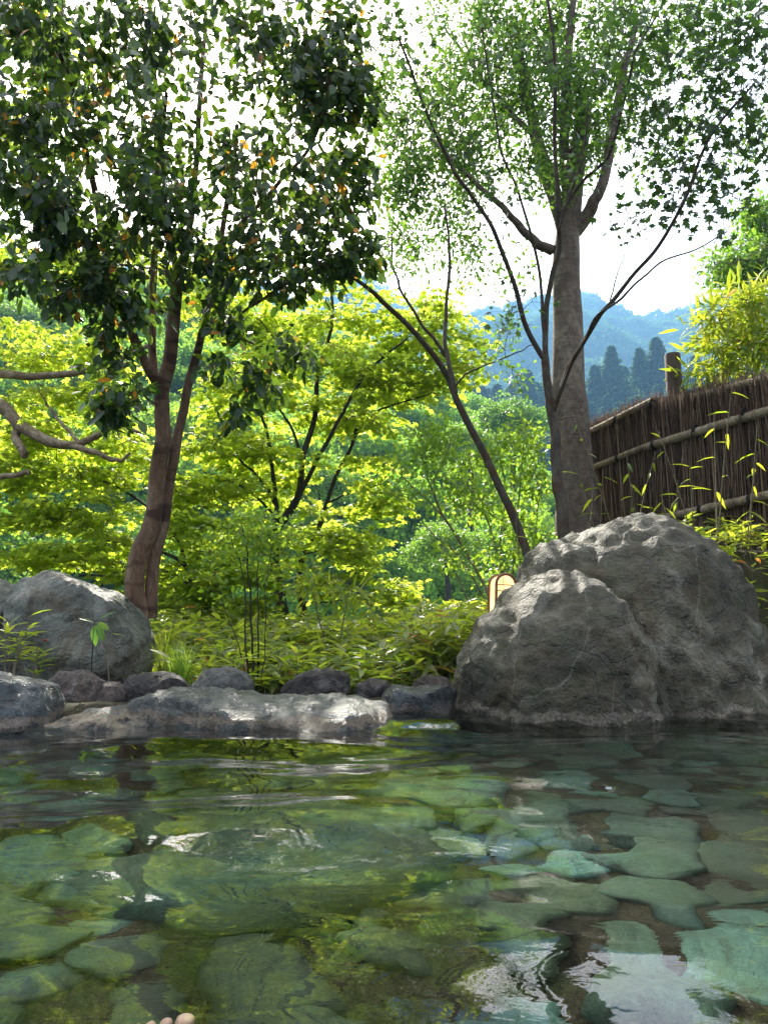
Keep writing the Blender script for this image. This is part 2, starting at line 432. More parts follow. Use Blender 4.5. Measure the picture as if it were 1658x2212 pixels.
L3 = [(-1200, 560), (0, 560), (400, 600), (600, 640), (700, 650), (780, 630), (850, 680), (950, 700), (1040, 662), (1100, 668), (1170, 658), (1260, 645), (1330, 652), (1400, 675), (1450, 682), (1500, 672), (1560, 660), (1800, 640), (2800, 600)]
h1 = hill('hillside', L1, 80, 20, -8.5, 70, .95, 2.5)
h2 = hill('forested_ridge', L2, 220, 110, -8.5, 62, .8, 4)
h3 = hill('mountain', L3, 760, 300, -9, 16, .75, 34, n=(240, 130), nscale=.008)

# ---------------------------------------------------------------- pool bed and its stones
m, ntm = newmat('pool_grit'); g = N(ntm); v = g.coord('Object')
g.pbr(g.ramp(g.noise(v, 9, 6, .7), [(.3, (.025, .042, .03)), (.7, (.055, .085, .06))]), .9, g.bump(g.noise(v, 30, 4), .6, .01)); M['grit'] = m
m, ntm = newmat('bed_stone'); g = N(ntm); v = g.coord('Object', (1, 1, 1))
oi = g.n('ShaderNodeObjectInfo').outputs['Random']
add = g.n('ShaderNodeVectorMath', operation='ADD'); g.l(v, add.inputs[0]); cmb = g.n('ShaderNodeCombineXYZ'); g.l(g.math('MULTIPLY', oi, 37), cmb.inputs[0]); g.l(cmb.outputs[0], add.inputs[1])
vv = add.outputs[0]
base = g.ramp(oi, [(0, (.035, .065, .05)), (.25, (.045, .10, .08)), (.5, (.06, .085, .045)), (.7, (.06, .14, .115)), (.85, (.04, .06, .045)), (1, (.095, .20, .175))])
n1 = g.noise(vv, 4.5, 8, .7, .8); n2 = g.noise(vv, 30, 6, .75)
geo = g.n('ShaderNodeNewGeometry'); wv = g.noise(geo.outputs['Position'], 2.2, 6, .65, .7); wv2 = g.noise(geo.outputs['Position'], 1.1, 4, .6, .4)
col = g.mix(.8, base, g.ramp(n1, [(.3, (.28, .26, .16)), (.5, (1, 1, .85)), (.7, (1.6, 1.6, 1.4))]), 'MULTIPLY')
col = g.mix(.6, col, g.ramp(n2, [(.3, (.4, .4, .4)), (.7, (1.6, 1.6, 1.6))]), 'MULTIPLY')
col = g.mix(g.ramp(wv, [(.42, (0, 0, 0)), (.60, (.9, .9, .9))]), col, (.055, .085, .03))
col = g.mix(g.ramp(wv2, [(.47, (0, 0, 0)), (.60, (.85, .85, .85))]), col, (.04, .045, .028))
g.pbr(col, .8, g.bump(n1, .5, .02)); M['bedstone'] = m
v, f = grid_mesh(np.arange(-5.2, 5.3, .2), np.arange(-2.9, 5.2, .2), lambda x, y: -.82 + .03 * fbm(np.stack([x, y, x * 0], -1).reshape(-1, 3) * 2).reshape(x.shape))
mb = MB(); mb.add(v, f); bed = tag(mb.build('pool_bed', M['grit']), kind='structure')
def ico(sub):
    bm = bmesh.new(); bmesh.ops.create_icosphere(bm, subdivisions=sub, radius=1)
    v = np.array([q.co[:] for q in bm.verts]); f = np.array([[q.index for q in ff.verts] for ff in bm.faces]); bm.free()
    return v, f
ICO = {k: ico(k) for k in (1, 2, 3, 4, 5, 6)}
slabs = []
for k in range(7):
    v, f = ICO[3]; v = v.copy(); th = np.arctan2(v[:, 1], v[:, 0]); s = np.hypot(v[:, 0], v[:, 1])
    rr = np.random.default_rng(50 + k); ph = rr.uniform(0, 6.28, 4); am = rr.uniform(.04, .16, 4)
    Rr = 1 + sum(am[q] * np.cos((q + 2) * th + ph[q]) for q in range(4))
    t = (s ** 2.7 + np.abs(v[:, 2]) ** 2.7) ** (-1 / 2.7)
    x = np.stack([np.cos(th) * s * t * Rr, np.sin(th) * s * t * Rr, v[:, 2] * t * .42], -1)
    x[:, 2] += .10 * noise(x * 1.7 + k * 9) * (x[:, 2] > 0)
    x += unit(x) * (.03 * fbm(x * 3 + k, 3))[:, None]
    mb = MB(); mb.add(x, f); me = mb.mesh('bed_stone'); me.materials.append(M['bedstone']); slabs.append(me)
rs = np.random.default_rng(12)
pts_ = []
for tr in range(9000):
    p = np.array([rs.uniform(-3.6, 3.6), rs.uniform(.1, 5.0)]); r = rs.choice([.10, .16, .26, .42, .55], p=[.3, .25, .2, .15, .1])
    if all(np.hypot(*(p - q)) > (r + q_r) * .74 for q, q_r in pts_): pts_.append((p, r))
for p, r in pts_:
    o = bpy.data.objects.new('bed_stone', slabs[rs.integers(7)]); COL.objects.link(o); o.parent = bed
    o.location = (p[0], p[1], -.82 + rs.uniform(.0, .05)); o.scale = (r, r * rs.uniform(.75, 1.05), r * rs.uniform(.6, 1.1))
    o.rotation_euler = (rs.normal(0, .13), rs.normal(0, .13), rs.uniform(0, 6.28))

# ---------------------------------------------------------------- water
def water_z(X, Y):
    r = np.random.default_rng(21); z = np.zeros_like(X)
    for k in range(44):
        lam = .10 * (1.08 ** k) if k < 30 else .10 * 1.08 ** (k - 8)
        a = r.normal(math.pi / 2, .55); kx, ky = math.cos(a), math.sin(a); ph = r.uniform(0, 6.28)
        z += .0031 * lam ** 1.45 * np.sin(2 * math.pi / lam * (X * kx + Y * ky) + ph + 1.2 * np.sin(X * .9 + Y * 1.7 + k))
    env = .7 + .5 * smooth(.5 + 1.0 * noise(np.stack([X * .8, Y * 1.3, X * 0 + 5], -1).reshape(-1, 3)).reshape(X.shape))
    z *= env
    for cx, cy, lam, amp in ((.55, 1.62, .16, .0009), (-.55, 2.9, .14, .0003), (.9, 2.5, .15, .0009), (1.2, 1.5, .2, .0012)):
        d = np.hypot(X - cx, Y - cy); z += amp * np.cos(2 * math.pi * d / lam) * np.exp(-(d / .42) ** 2)
    return z
def nonuni(a, b, lo, hi, step, g=1.35):
    c = list(np.arange(a, b + 1e-6, step)); s = step
    while c[-1] < hi: s *= g; c.append(min(hi, c[-1] + s))
    s = step
    while c[0] > lo: s *= g; c.insert(0, max(lo, c[0] - s))
    return np.array(c)
v, f = grid_mesh(nonuni(-2.6, 2.9, -5.6, 5.6, .012), nonuni(.55, 4.3, -3.0, 5.3, .011), water_z)
m, ntm = newmat('pool_water'); g = N(ntm)
b = g.n('ShaderNodeBsdfPrincipled'); b.inputs['Base Color'].default_value = (.93, 1.0, .96, 1); b.inputs['Roughness'].default_value = 0
b.inputs['IOR'].default_value = 1.333; b.inputs['Transmission Weight'].default_value = 1
cv = g.coord('Object', (1, 1.6, 1)); g.l(g.bump(g.noise(cv, 9, 3, .5, .6), .06, .012), b.inputs['Normal'])
o = g.n('ShaderNodeOutputMaterial'); g.l(b.outputs[0], o.inputs[0]); M['water'] = m
mb = MB(); mb.add(v, f); tag(mb.build('pool_water', M['water']), kind='structure')

# ---------------------------------------------------------------- rocks
def rock_shape(mb, outline, Y, hd, seed=1, sub=5, p=2.3, amp=.05, ridg=.05, cuts=5, nf=2.2, c=None, tilt=0.0, frac=.035):
    W = np.array([P(a, b, Y) for a, b in outline])[:, [0, 2]]
    cx = W.mean(0) if c is None else P(c[0], c[1], Y)[[0, 2]]
    d = []
    for i in range(len(W)):
        a, b = W[i], W[(i + 1) % len(W)]
        for t in np.linspace(0, 1, 12, endpoint=False): d.append(a + (b - a) * t)
    d = np.array(d) - cx; th = np.arctan2(d[:, 1], d[:, 0]); r = np.hypot(d[:, 0], d[:, 1]); o = np.argsort(th)
    tg = np.linspace(-math.pi, math.pi, 361); rg = np.interp(tg, th[o], r[o], period=2 * math.pi)
    kk = np.hanning(11); kk /= kk.sum(); rg = np.convolve(np.concatenate([rg[-6:-1], rg, rg[1:6]]), kk, 'valid')
    v, f = ICO[sub]; s = np.hypot(v[:, 0], v[:, 2]); t = (s ** p + np.abs(v[:, 1]) ** p) ** (-1 / p)
    ang = np.arctan2(v[:, 2], v[:, 0]); Rr = np.interp(ang, tg, rg[:361])
    size = np.sqrt(rg.mean() * hd)
    q = np.stack([np.cos(ang) * s * t * Rr, v[:, 1] * t * hd, np.sin(ang) * s * t * Rr], -1)
    rr = np.random.default_rng(seed)
    for k in range(cuts):
        nn = unit(rr.normal(size=3) * np.array([1, .8, .8]) + np.array([0, -1.0, .25])); dd = q @ nn; lim = dd.max() * rr.uniform(.74, .88)
        q -= np.maximum(dd - lim, 0)[:, None] * nn * .92
    n = unit(q)
    q += n * (amp * size * fbm(q / size * nf + seed * 7.1, 5))[:, None]
    q += n * (ridg * size * (fbm(q / size * nf * 1.7 + seed * 3.7, 5, True)))[:, None]
    if frac:
        sd_ = unit(rr.normal(size=(26, 3))) * np.array([1, .9, 1]); qq = unit(q) + .16 * np.stack([noise(q / size * 3 + z_) for z_ in (1, 5, 9)], -1)
        dc = np.stack([np.sum((qq - c_) ** 2, 1) for c_ in sd_], 1); ci = np.argmin(dc, 1); two = np.partition(dc, 1, axis=1); edge = np.sqrt(two[:, 1]) - np.sqrt(two[:, 0])
        off_ = rr.uniform(-1, 1, 26); gr_ = rr.normal(0, .8, (26, 3))
        q += n * (size * frac * (off_[ci] + np.sum((qq - sd_[ci]) * gr_[ci], 1)))[:, None]
        q -= n * (size * frac * .8 * np.exp(-edge / .03))[:, None]
    pit = np.maximum(fbm(q / size * 4.3 + seed, 3) - .16, 0); q -= n * (size * .06 * pit)[:, None]
    q[:, 1] += tilt * q[:, 2]
    mb.add(q + np.array([cx[0], Y, cx[1]]), f)
def rock(name, label, mat, parts, group=None, cat='rock', **kw):
    mb = MB()
    for pt in parts: rock_shape(mb, **{**kw, **pt})
    V = np.concatenate(mb.v); org = (float(V[:, 0].mean()), float(V[:, 1].mean()), 0.0)
    return tag(mb.build(name, mat, origin=org), label, cat, group)
M['rock_big'] = rockmat('boulder_stone', [(.038, .030, .016), (.090, .074, .044), (.17, .148, .10), (.32, .29, .225)], crust=(.42, .34, .26), crust_h=.05, moss=(.085, .055, .024), rust=(.075, .075, .030))
M['rock_grey'] = rockmat('grey_stone', [(.07, .07, .05), (.14, .14, .11), (.22, .22, .18), (.30, .27, .20)], moss=(.12, .085, .05), scale=1.4)
M['rock_dark'] = rockmat('dark_stone', [(.02, .022, .025), (.055, .06, .065), (.13, .145, .15), (.22, .23, .23)], crust=(.40, .30, .23), crust_h=.05, wet=.45, scale=2.0)
M['rock_red'] = rockmat('reddish_stone', [(.09, .06, .05), (.16, .115, .095), (.24, .18, .15), (.32, .27, .23)], scale=3.5)
M['rock_brown'] = rockmat('brown_stone', [(.03, .022, .02), (.06, .045, .04), (.12, .10, .09), (.20, .18, .16)], scale=3.5)
M['rock_flat'] = rockmat('wet_flat_stone', [(.06, .06, .053), (.115, .115, .105), (.175, .175, .155), (.26, .24, .20)], crust=(.42, .30, .20), crust_h=.06, wet=.42, scale=2.2)
M['rock_cobble'] = rockmat('cobble_stone', [(.09, .08, .075), (.15, .14, .13), (.22, .21, .19), (.30, .28, .25)], scale=3.5)
M['rock_blue'] = rockmat('blue_stone', [(.07, .10, .11), (.14, .19, .20), (.22, .28, .28), (.32, .37, .36)], scale=2.5, wet=.3)

rock('boulder', 'huge grey green boulder with twin humps rising from the pool at right', M['rock_big'], [
    dict(outline=[(1130, 1500), (1128, 1330), (1135, 1232), (1150, 1205), (1200, 1180), (1270, 1155), (1320, 1140), (1362, 1120), (1398, 1116), (1450, 1142), (1510, 1180), (1560, 1232), (1596, 1285), (1608, 1340), (1624, 1440), (1650, 1560), (1600, 1800), (1200, 1800)], Y=4.95, hd=.74, seed=3, c=(1390, 1440), amp=.07, ridg=.10, cuts=4, sub=6, nf=2.4),
    dict(outline=[(985, 1600), (985, 1500), (1000, 1430), (1040, 1340), (1062, 1326), (1110, 1282), (1150, 1256), (1240, 1246), (1290, 1254), (1340, 1300), (1390, 1400), (1400, 1680), (1330, 1800), (1040, 1790)], Y=4.50, hd=.60, seed=8, c=(1200, 1490), amp=.07, ridg=.10, cuts=4, sub=6, nf=2.4)], p=2.3)
rock('boulder', 'brown boulder flank at the right edge behind the twin-humped boulder', M['rock_big'], [
    dict(outline=[(1600, 1600), (1605, 1480), (1612, 1420), (1640, 1400), (1800, 1400), (1950, 1500), (1950, 1650), (1700, 1690)], Y=4.9, hd=.5, seed=14)], sub=5)
rock('boulder', 'pale blue grey rock at the right edge above the brown flank', M['rock_blue'], [
    dict(outline=[(1590, 1400), (1610, 1290), (1660, 1283), (1760, 1300), (1800, 1400), (1700, 1450)], Y=6.0, hd=.4, seed=15)], sub=5)
rock('boulder', 'smooth grey boulder with a peaked top in front of the camellia trunk', M['rock_grey'], [
    dict(outline=[(35, 1500), (20, 1400), (40, 1300), (62, 1244), (90, 1232), (130, 1238), (190, 1262), (255, 1290), (300, 1320), (320, 1360), (326, 1420), (318, 1480), (250, 1530), (120, 1530)], Y=5.3, hd=.42, seed=22, amp=.07, ridg=.04, cuts=7, sub=6)], p=2.6)
rock('boulder', 'cracked grey boulder cut off by the left edge beside the peaked boulder', M['rock_grey'], [
    dict(outline=[(-160, 1500), (-170, 1300), (-100, 1255), (0, 1255), (50, 1270), (68, 1300), (50, 1400), (30, 1490)], Y=5.6, hd=.4, seed=24, amp=.10, ridg=.09)], sub=5)
ER = 'rocks along the pool edge'
rock('edge_rock', 'rounded dark blue grey rock standing in the water at the left edge', M['rock_dark'], [
    dict(outline=[(-150, 1590), (-160, 1480), (-60, 1455), (40, 1462), (95, 1480), (112, 1520), (108, 1580), (60, 1620), (-80, 1630)], Y=4.0, hd=.33, seed=31, amp=.05, cuts=4)], ER, p=2.8, sub=5)
rock('edge_rock', 'rough reddish brown rock right of the dark rounded rock', M['rock_red'], [
    dict(outline=[(100, 1540), (104, 1475), (130, 1452), (180, 1450), (225, 1480), (232, 1530), (180, 1560)], Y=4.6, hd=.17, seed=32, amp=0.13, ridg=.12, cuts=8)], ER, sub=5)
rock('edge_rock', 'small reddish stone wedged between the reddish rock and the dark one', M['rock_red'], [
    dict(outline=[(205, 1535), (208, 1490), (235, 1474), (270, 1480), (285, 1500), (280, 1540)], Y=4.65, hd=.14, seed=33, amp=0.11, cuts=7)], ER, sub=5)
rock('edge_rock', 'dark brown angular rock below the camellia trunk', M['rock_brown'], [
    dict(outline=[(262, 1540), (264, 1478), (290, 1460), (350, 1455), (395, 1466), (412, 1490), (405, 1540)], Y=4.75, hd=.18, seed=34, amp=0.11, ridg=.10, cuts=8)], ER, sub=5)
rock('edge_rock', 'grey brown cobble beside the grass tuft behind the flat rock', M['rock_cobble'], [
    dict(outline=[(404, 1530), (410, 1478), (440, 1450), (490, 1440), (530, 1450), (546, 1478), (540, 1520)], Y=4.75, hd=.2, seed=35, amp=0.07, ridg=.04, cuts=4)], ER, sub=5)
rock('edge_rock', 'dark rough rock behind the middle of the flat wet rock', M['rock_brown'], [
    dict(outline=[(602, 1520), (612, 1480), (650, 1455), (720, 1446), (748, 1458), (756, 1490), (740, 1520)], Y=4.95, hd=.18, seed=36, amp=0.13, ridg=.12, cuts=8)], ER, sub=5)
rock('edge_rock', 'small dark rounded stone between the dark rough rock and wet grey rock', M['rock_brown'], [
    dict(outline=[(762, 1520), (768, 1478), (800, 1465), (835, 1472), (846, 1495), (835, 1520)], Y=4.9, hd=.14, seed=37, amp=0.06, cuts=3)], ER, sub=5)
rock('edge_rock', 'wet grey double-domed rock left of the huge boulder', M['rock_dark'], [
    dict(outline=[(820, 1560), (826, 1500), (850, 1480), (900, 1486), (920, 1484), (960, 1478), (984, 1490), (984, 1560)], Y=4.6, hd=.2, seed=38, amp=0.07, cuts=3)], ER, sub=5)
rock('edge_rock', 'reddish rounded stone behind the double-domed rock', M['rock_red'], [
    dict(outline=[(886, 1510), (894, 1470), (930, 1457), (965, 1465), (982, 1485), (975, 1515)], Y=5.1, hd=.16, seed=39, amp=0.06, cuts=3)], ER, sub=5)
rock('edge_rock', 'long flat wet grey rock lying low in the water at centre left', M['rock_flat'], [
    dict(outline=[(262, 1660), (262, 1560), (300, 1510), (360, 1496), (430, 1492), (520, 1500), (600, 1510), (640, 1512), (650, 1600), (620, 1680)], Y=4.15, hd=.52, seed=40, c=(450, 1590), amp=.10, ridg=.07, cuts=3, nf=3.2, frac=.025),
    dict(outline=[(520, 1660), (530, 1530), (600, 1512), (700, 1508), (770, 1508), (815, 1522), (840, 1550), (846, 1600), (800, 1660)], Y=4.15, hd=.50, seed=41, c=(690, 1590), amp=.10, ridg=.07, cuts=3, nf=3.2, frac=.025),
    dict(outline=[(80, 1660), (84, 1592), (120, 1560), (200, 1540), (260, 1536), (330, 1545), (400, 1600), (380, 1680)], Y=4.05, hd=.45, seed=42, c=(240, 1620), amp=.10, ridg=.07, cuts=3, nf=3.2, frac=.025)], ER, p=2.4, sub=5)

# ---------------------------------------------------------------- trees
def ratt(i, seed): return np.random.default_rng(seed * 1000 + i)
def tree(name, label, cat, bark, leaf, T, key, limbs, blobs, leafsize, seed, group=None, nobj=0,
         per=12, spread=.13, style='clump', twig_r=.0035, arch=.1, wob=.012, extra_down=None, sides=10, base_low=None):
    """limbs: (list of (px,py,Y), r0, r1, is_trunk). blobs: (px,py,Y, rx, ry, ry_depth, sprays)"""
    rr = np.random.default_rng(seed)
    base = P(*limbs[0][0][0]); base = base.copy(); gzb = float(gz(np.array([base[0]]), np.array([base[1]]))[0])
    root = thing(name, label, cat, (float(base[0]), float(base[1]), min(gzb, base[2])), group)
    org = np.array(root.location)
    sk = []; skr = []
    first = True; tr = MB(); ntr = 0
    for li, (pp, r0, r1, ist) in enumerate(limbs):
        pts = [P(*q) for q in pp]
        if first: pts = [np.array([base[0] - .1 * (pts[1] - pts[0])[0], base[1], gzb - .08])] + pts if gzb < base[2] - .02 else pts
        c = catmull(np.array(pts), 6)
        s = np.linspace(0, 1, len(c)); w_ = wob * (1 + 0 * s)
        c = c + (np.stack([noise(np.stack([s * 9, 0 * s + li, 0 * s + seed + q], -1)) for q in (0, 5, 9)], -1)) * (w_ * 2)[:, None] * np.minimum(1, s * 6)[:, None]
        rad = r0 + (r1 - r0) * s ** .9
        rad = rad * (1 + .10 * noise(np.stack([s * 14, 0 * s + li, 0 * s + seed], -1)))
        if first: rad[:4] *= np.array([1.35, 1.2, 1.08, 1.03]); first = False
        if ist: tube(tr, c, rad, sides, .5); ntr += 1
        else:
            mb = MB(); tube(mb, c, rad, 8, .5); mb.build('branch', bark, root, org)
        sk.append(c); skr.append(rad)
    tr.build('trunk', bark, root, org)
    # growing twigs towards every spray, nearest first
    S = np.concatenate(sk); SR = np.concatenate(skr); lo = np.concatenate([np.arange(len(c)) / len(c) for c in sk])
    S = S[lo > .12] if len(S[lo > .12]) > 5 else S
    cen = []
    for (px, py, Y, rx, ry, rd, n) in blobs:
        q = unit(rr.normal(size=(n, 3))) * (rr.uniform(0, 1, (n, 1)) ** .5) * rr.uniform(.8, 1.22, (n, 1))
        c = P(px, py, Y); k = Y / 1658.0
        cen.append(c + q * np.array([rx * k, rd, ry * k]))
    cen = np.concatenate(cen)
    d0 = np.array([np.min(np.sum((S - c) ** 2, 1)) for c in cen]); cen = cen[np.argsort(d0)]
    tw = []; tr_ = []; ends = []
    for c in cen:
        dd = np.sum((S - c) ** 2, 1) + .15 * np.maximum(S[:, 2] - c[2], 0)
        a = S[np.argmin(dd)]; L = np.linalg.norm(c - a)
        mid = (a + c) / 2 + np.array([0, 0, arch * L]) + rr.normal(size=3) * .06 * L
        t = np.linspace(0, 1, 6)[:, None]
        cur = (1 - t) ** 2 * a + 2 * t * (1 - t) * mid + t * t * c
        tw.append(cur); tr_.append(np.linspace(twig_r * (1 + min(2.0, L * 1.6)), twig_r * .5, 6)); ends.append(unit(c - mid))
        S = np.concatenate([S, cur[1:]])
    tw = np.array(tw); tr_ = np.array(tr_)
    mb = MB(); twigs(mb, tw, tr_, 4)
    # leaves
    Pn, Dn, Nn, Sn, Tn = [], [], [], [], []
    stt = []; str_ = []
    for i, c in enumerate(cen):
        e = ends[i]; n = max(3, int(rr.normal(per, per * .25)))
        if style == 'flat':          # level fans of leaves on fine side twigs
            m_ = 4; az = math.atan2(e[1], e[0]); tl = rr.normal(0, .26, 2)
            ang = az + np.linspace(-1.25, 1.25, m_) + rr.normal(0, .2, m_); ll = spread * rr.uniform(.7, 1.25, m_)
            for a_, l_ in zip(ang, ll):
                dv = np.array([math.cos(a_), math.sin(a_), tl[0] - .12]); dv = unit(dv)
                p0 = c - e * spread * .3; stt.append(np.stack([p0 + dv * l_ * q for q in (0, .5, 1)])); str_.append([twig_r * .5, twig_r * .4, twig_r * .25])
                k = max(2, n // m_); t = rr.uniform(.15, 1.05, k); side = rr.choice([-1, 1], k)
                ld = unit(dv + side[:, None] * np.cross(dv, [0, 0, 1])[None] * rr.uniform(.5, 1.3, (k, 1)) + np.array([0, 0, -.25]) + rr.normal(0, .15, (k, 3)))
                Pn.append(p0 + dv * (l_ * t)[:, None] + rr.normal(0, .012, (k, 3))); Dn.append(ld)
                Nn.append(unit(np.array([tl[0], tl[1], 1.0]) + rr.normal(0, .48, (k, 3)))); Sn.append(leafsize * rr.uniform(.65, 1.2, k)); Tn.append(np.clip(rr.uniform(.0, .6) + rr.uniform(0, .36, k), 0, 1))
        else:
            off = unit(rr.normal(size=(n, 3))) * (rr.uniform(.15, 1, (n, 1)) ** .6) * spread
            if style == 'clump': ld = unit(off * 6 * .13 / spread * .4 + e * .3 + rr.normal(0, .35, (n, 3)) + np.array([0, 0, -.45]))
            elif style == 'hang': ld = unit(rr.normal(0, .5, (n, 3)) + np.array([0, 0, -.8]))
            else: ld = unit(off / spread + e * .4 + rr.normal(0, .5, (n, 3)))
            Pn.append(c + off); Dn.append(ld)
            Nn.append(unit(np.array([0, -.25, .8]) + rr.normal(0, .55, (n, 3)))); Sn.append(leafsize * rr.uniform(.5, 1.2, n)); Tn.append(rr.uniform(0, 1, n))
            k = min(n, 5); stt.append(np.stack([np.stack([c, c + off[q] * .5, c + off[q]]) for q in range(k)])) ; str_.append(np.tile([twig_r * .45, twig_r * .35, twig_r * .2], (k, 1)))
    st = np.concatenate([q if q.ndim == 3 else q[None] for q in stt]); sr = np.concatenate([np.atleast_2d(q) for q in str_])
    twigs(mb, st, sr, 3)
    o = mb.build('twigs', bark, root, org); o['kind'] = 'stuff'
    Pn, Dn, Nn, Sn, Tn = [np.concatenate(q) for q in (Pn, Dn, Nn, Sn, Tn)]
    sel = np.zeros(len(Pn), bool)
    if nobj:
        x, y, fz = PX(Pn); ok = (x > 5) & (x < 1653) & (y > 5) & (y < 1500)
        sc_ = np.where(ok, Sn / fz, 0); sel[np.argsort(-sc_)[:nobj]] = True
        leaf_objects(T, key, leaf, Pn[sel], Dn[sel], Nn[sel], Sn[sel], Tn[sel], root, org)
    mb = MB(); k = ~sel; leaf_batch(mb, T, Pn[k], Dn[k], Nn[k], Sn[k], Tn[k])
    o = mb.build('foliage', leaf, root, org); o['kind'] = 'stuff'
    return root

k6 = 6.0 / 1658 / 2
# 1 camellia, left
tree('camellia_tree', 'dark glossy leaved camellia with twin brown trunks behind the left boulder', 'tree', M['bark_camellia'], M['camellia'], OVAL, 'oval', [
    ([(300, 1335, 6.0), (290, 1270, 6.0), (302, 1194, 5.98), (325, 1143, 5.95), (336, 1067, 5.9), (346, 991, 5.85), (355, 940, 5.8), (350, 889, 5.8), (352, 840, 5.8), (366, 770, 5.8), (376, 686, 5.8), (385, 588, 5.8)], 46 * k6, 27 * k6, True),
    ([(325, 1335, 6.08), (332, 1219, 6.08), (352, 1133, 6.05), (366, 1042, 6.0), (380, 965, 5.9), (396, 889, 5.9), (411, 813, 5.9), (436, 727, 5.9), (456, 636, 6), (470, 560, 6), (490, 440, 6.1), (505, 350, 6.1), (512, 270, 6.1)], 29 * k6, 10 * k6, True),
    ([(350, 850, 5.8), (330, 813, 5.75), (299, 752, 5.6), (274, 686, 5.5), (243, 626, 5.45), (232, 560, 5.4), (213, 456, 5.4), (183, 314, 5.3), (152, 178, 5.2), (101, 50, 5.1)], 24 * k6, 10 * k6, False),
    ([(348, 845, 5.8), (333, 800, 5.85), (329, 686, 5.9), (332, 585, 5.95), (338, 500, 6), (345, 330, 6), (338, 203, 6), (328, 91, 6), (322, -20, 6)], 20 * k6, 11 * k6, False),
    ([(385, 592, 5.8), (368, 520, 5.7), (358, 431, 5.6), (350, 330, 5.5), (360, 200, 5.4)], 17 * k6, 8 * k6, False),
    ([(384, 592, 5.8), (402, 533, 5.9), (420, 406, 6), (431, 228, 6), (440, 101, 6), (450, -20, 6)], 20 * k6, 9 * k6, False),
    ([(436, 727, 5.9), (500, 690, 5.8), (560, 650, 5.6), (640, 600, 5.5), (700, 560, 5.4)], 9 * k6, 4 * k6, False),
    ([(445, 690, 5.9), (530, 735, 5.7), (600, 760, 5.6), (665, 765, 5.5)], 6 * k6, 2.5 * k6, False),
    ([(470, 540, 6), (560, 440, 5.8), (660, 330, 5.6), (720, 200, 5.5), (740, 100, 5.5)], 12 * k6, 5 * k6, False),
    ([(225, 520, 5.4), (140, 430, 5.2), (60, 400, 5), (-40, 380, 4.9)], 9 * k6, 4 * k6, False),
    ([(345, 880, 5.8), (300, 850, 5.5), (255, 850, 5.3), (220, 870, 5.2)], 6 * k6, 2.5 * k6, False),
    ([(270, 680, 5.5), (200, 640, 5.2), (120, 600, 5.0), (40, 600, 4.8)], 8 * k6, 3 * k6, False),
], [
    (775, 230, 5.6, 50, 110, .3, 26), (770, 400, 5.6, 50, 90, .3, 22), (770, 540, 5.5, 50, 60, .3, 16), (740, 60, 5.6, 60, 60, .3, 14),
    (110, 90, 5.0, 190, 120, .6, 86), (330, 80, 5.2, 170, 130, .8, 91), (560, 90, 5.4, 150, 130, .8, 81), (690, 220, 5.5, 110, 150, .6, 75), (720, 60, 5.6, 60, 60, .4, 10),
    (90, 280, 4.9, 170, 120, .6, 81), (300, 290, 5.2, 150, 110, .8, 64), (520, 330, 5.6, 160, 120, .8, 64), (690, 430, 5.5, 100, 110, .5, 45),
    (110, 450, 4.9, 170, 100, .5, 81), (330, 470, 5.1, 150, 90, .7, 67), (530, 500, 5.5, 150, 90, .7, 59), (700, 550, 5.5, 100, 55, .4, 34),
    (170, 580, 5.0, 150, 55, .4, 43), (50, 600, 4.7, 45, 35, .2, 9), (250, 650, 5.2, 110, 50, .4, 34), (430, 590, 5.5, 110, 50, .4, 21), (600, 600, 5.5, 90, 40, .4, 24),
    (130, 650, 4.9, 60, 35, .3, 10), (240, 760, 5.3, 45, 55, .3, 19), (235, 875, 5.2, 50, 40, .25, 19), (290, 850, 5.4, 25, 30, .2, 5), (500, 690, 5.7, 50, 60, .3, 17),
    (645, 760, 5.5, 55, 28, .25, 13), (555, 815, 5.6, 50, 40, .25, 15), (520, 890, 5.6, 22, 25, .15, 5), (480, 780, 5.7, 40, 30, .25, 7), (700, 150, 5.4, 100, 100, .4, 24)],
    .10, 101, nobj=300, per=11, spread=.125, style='clump', twig_r=.0035)

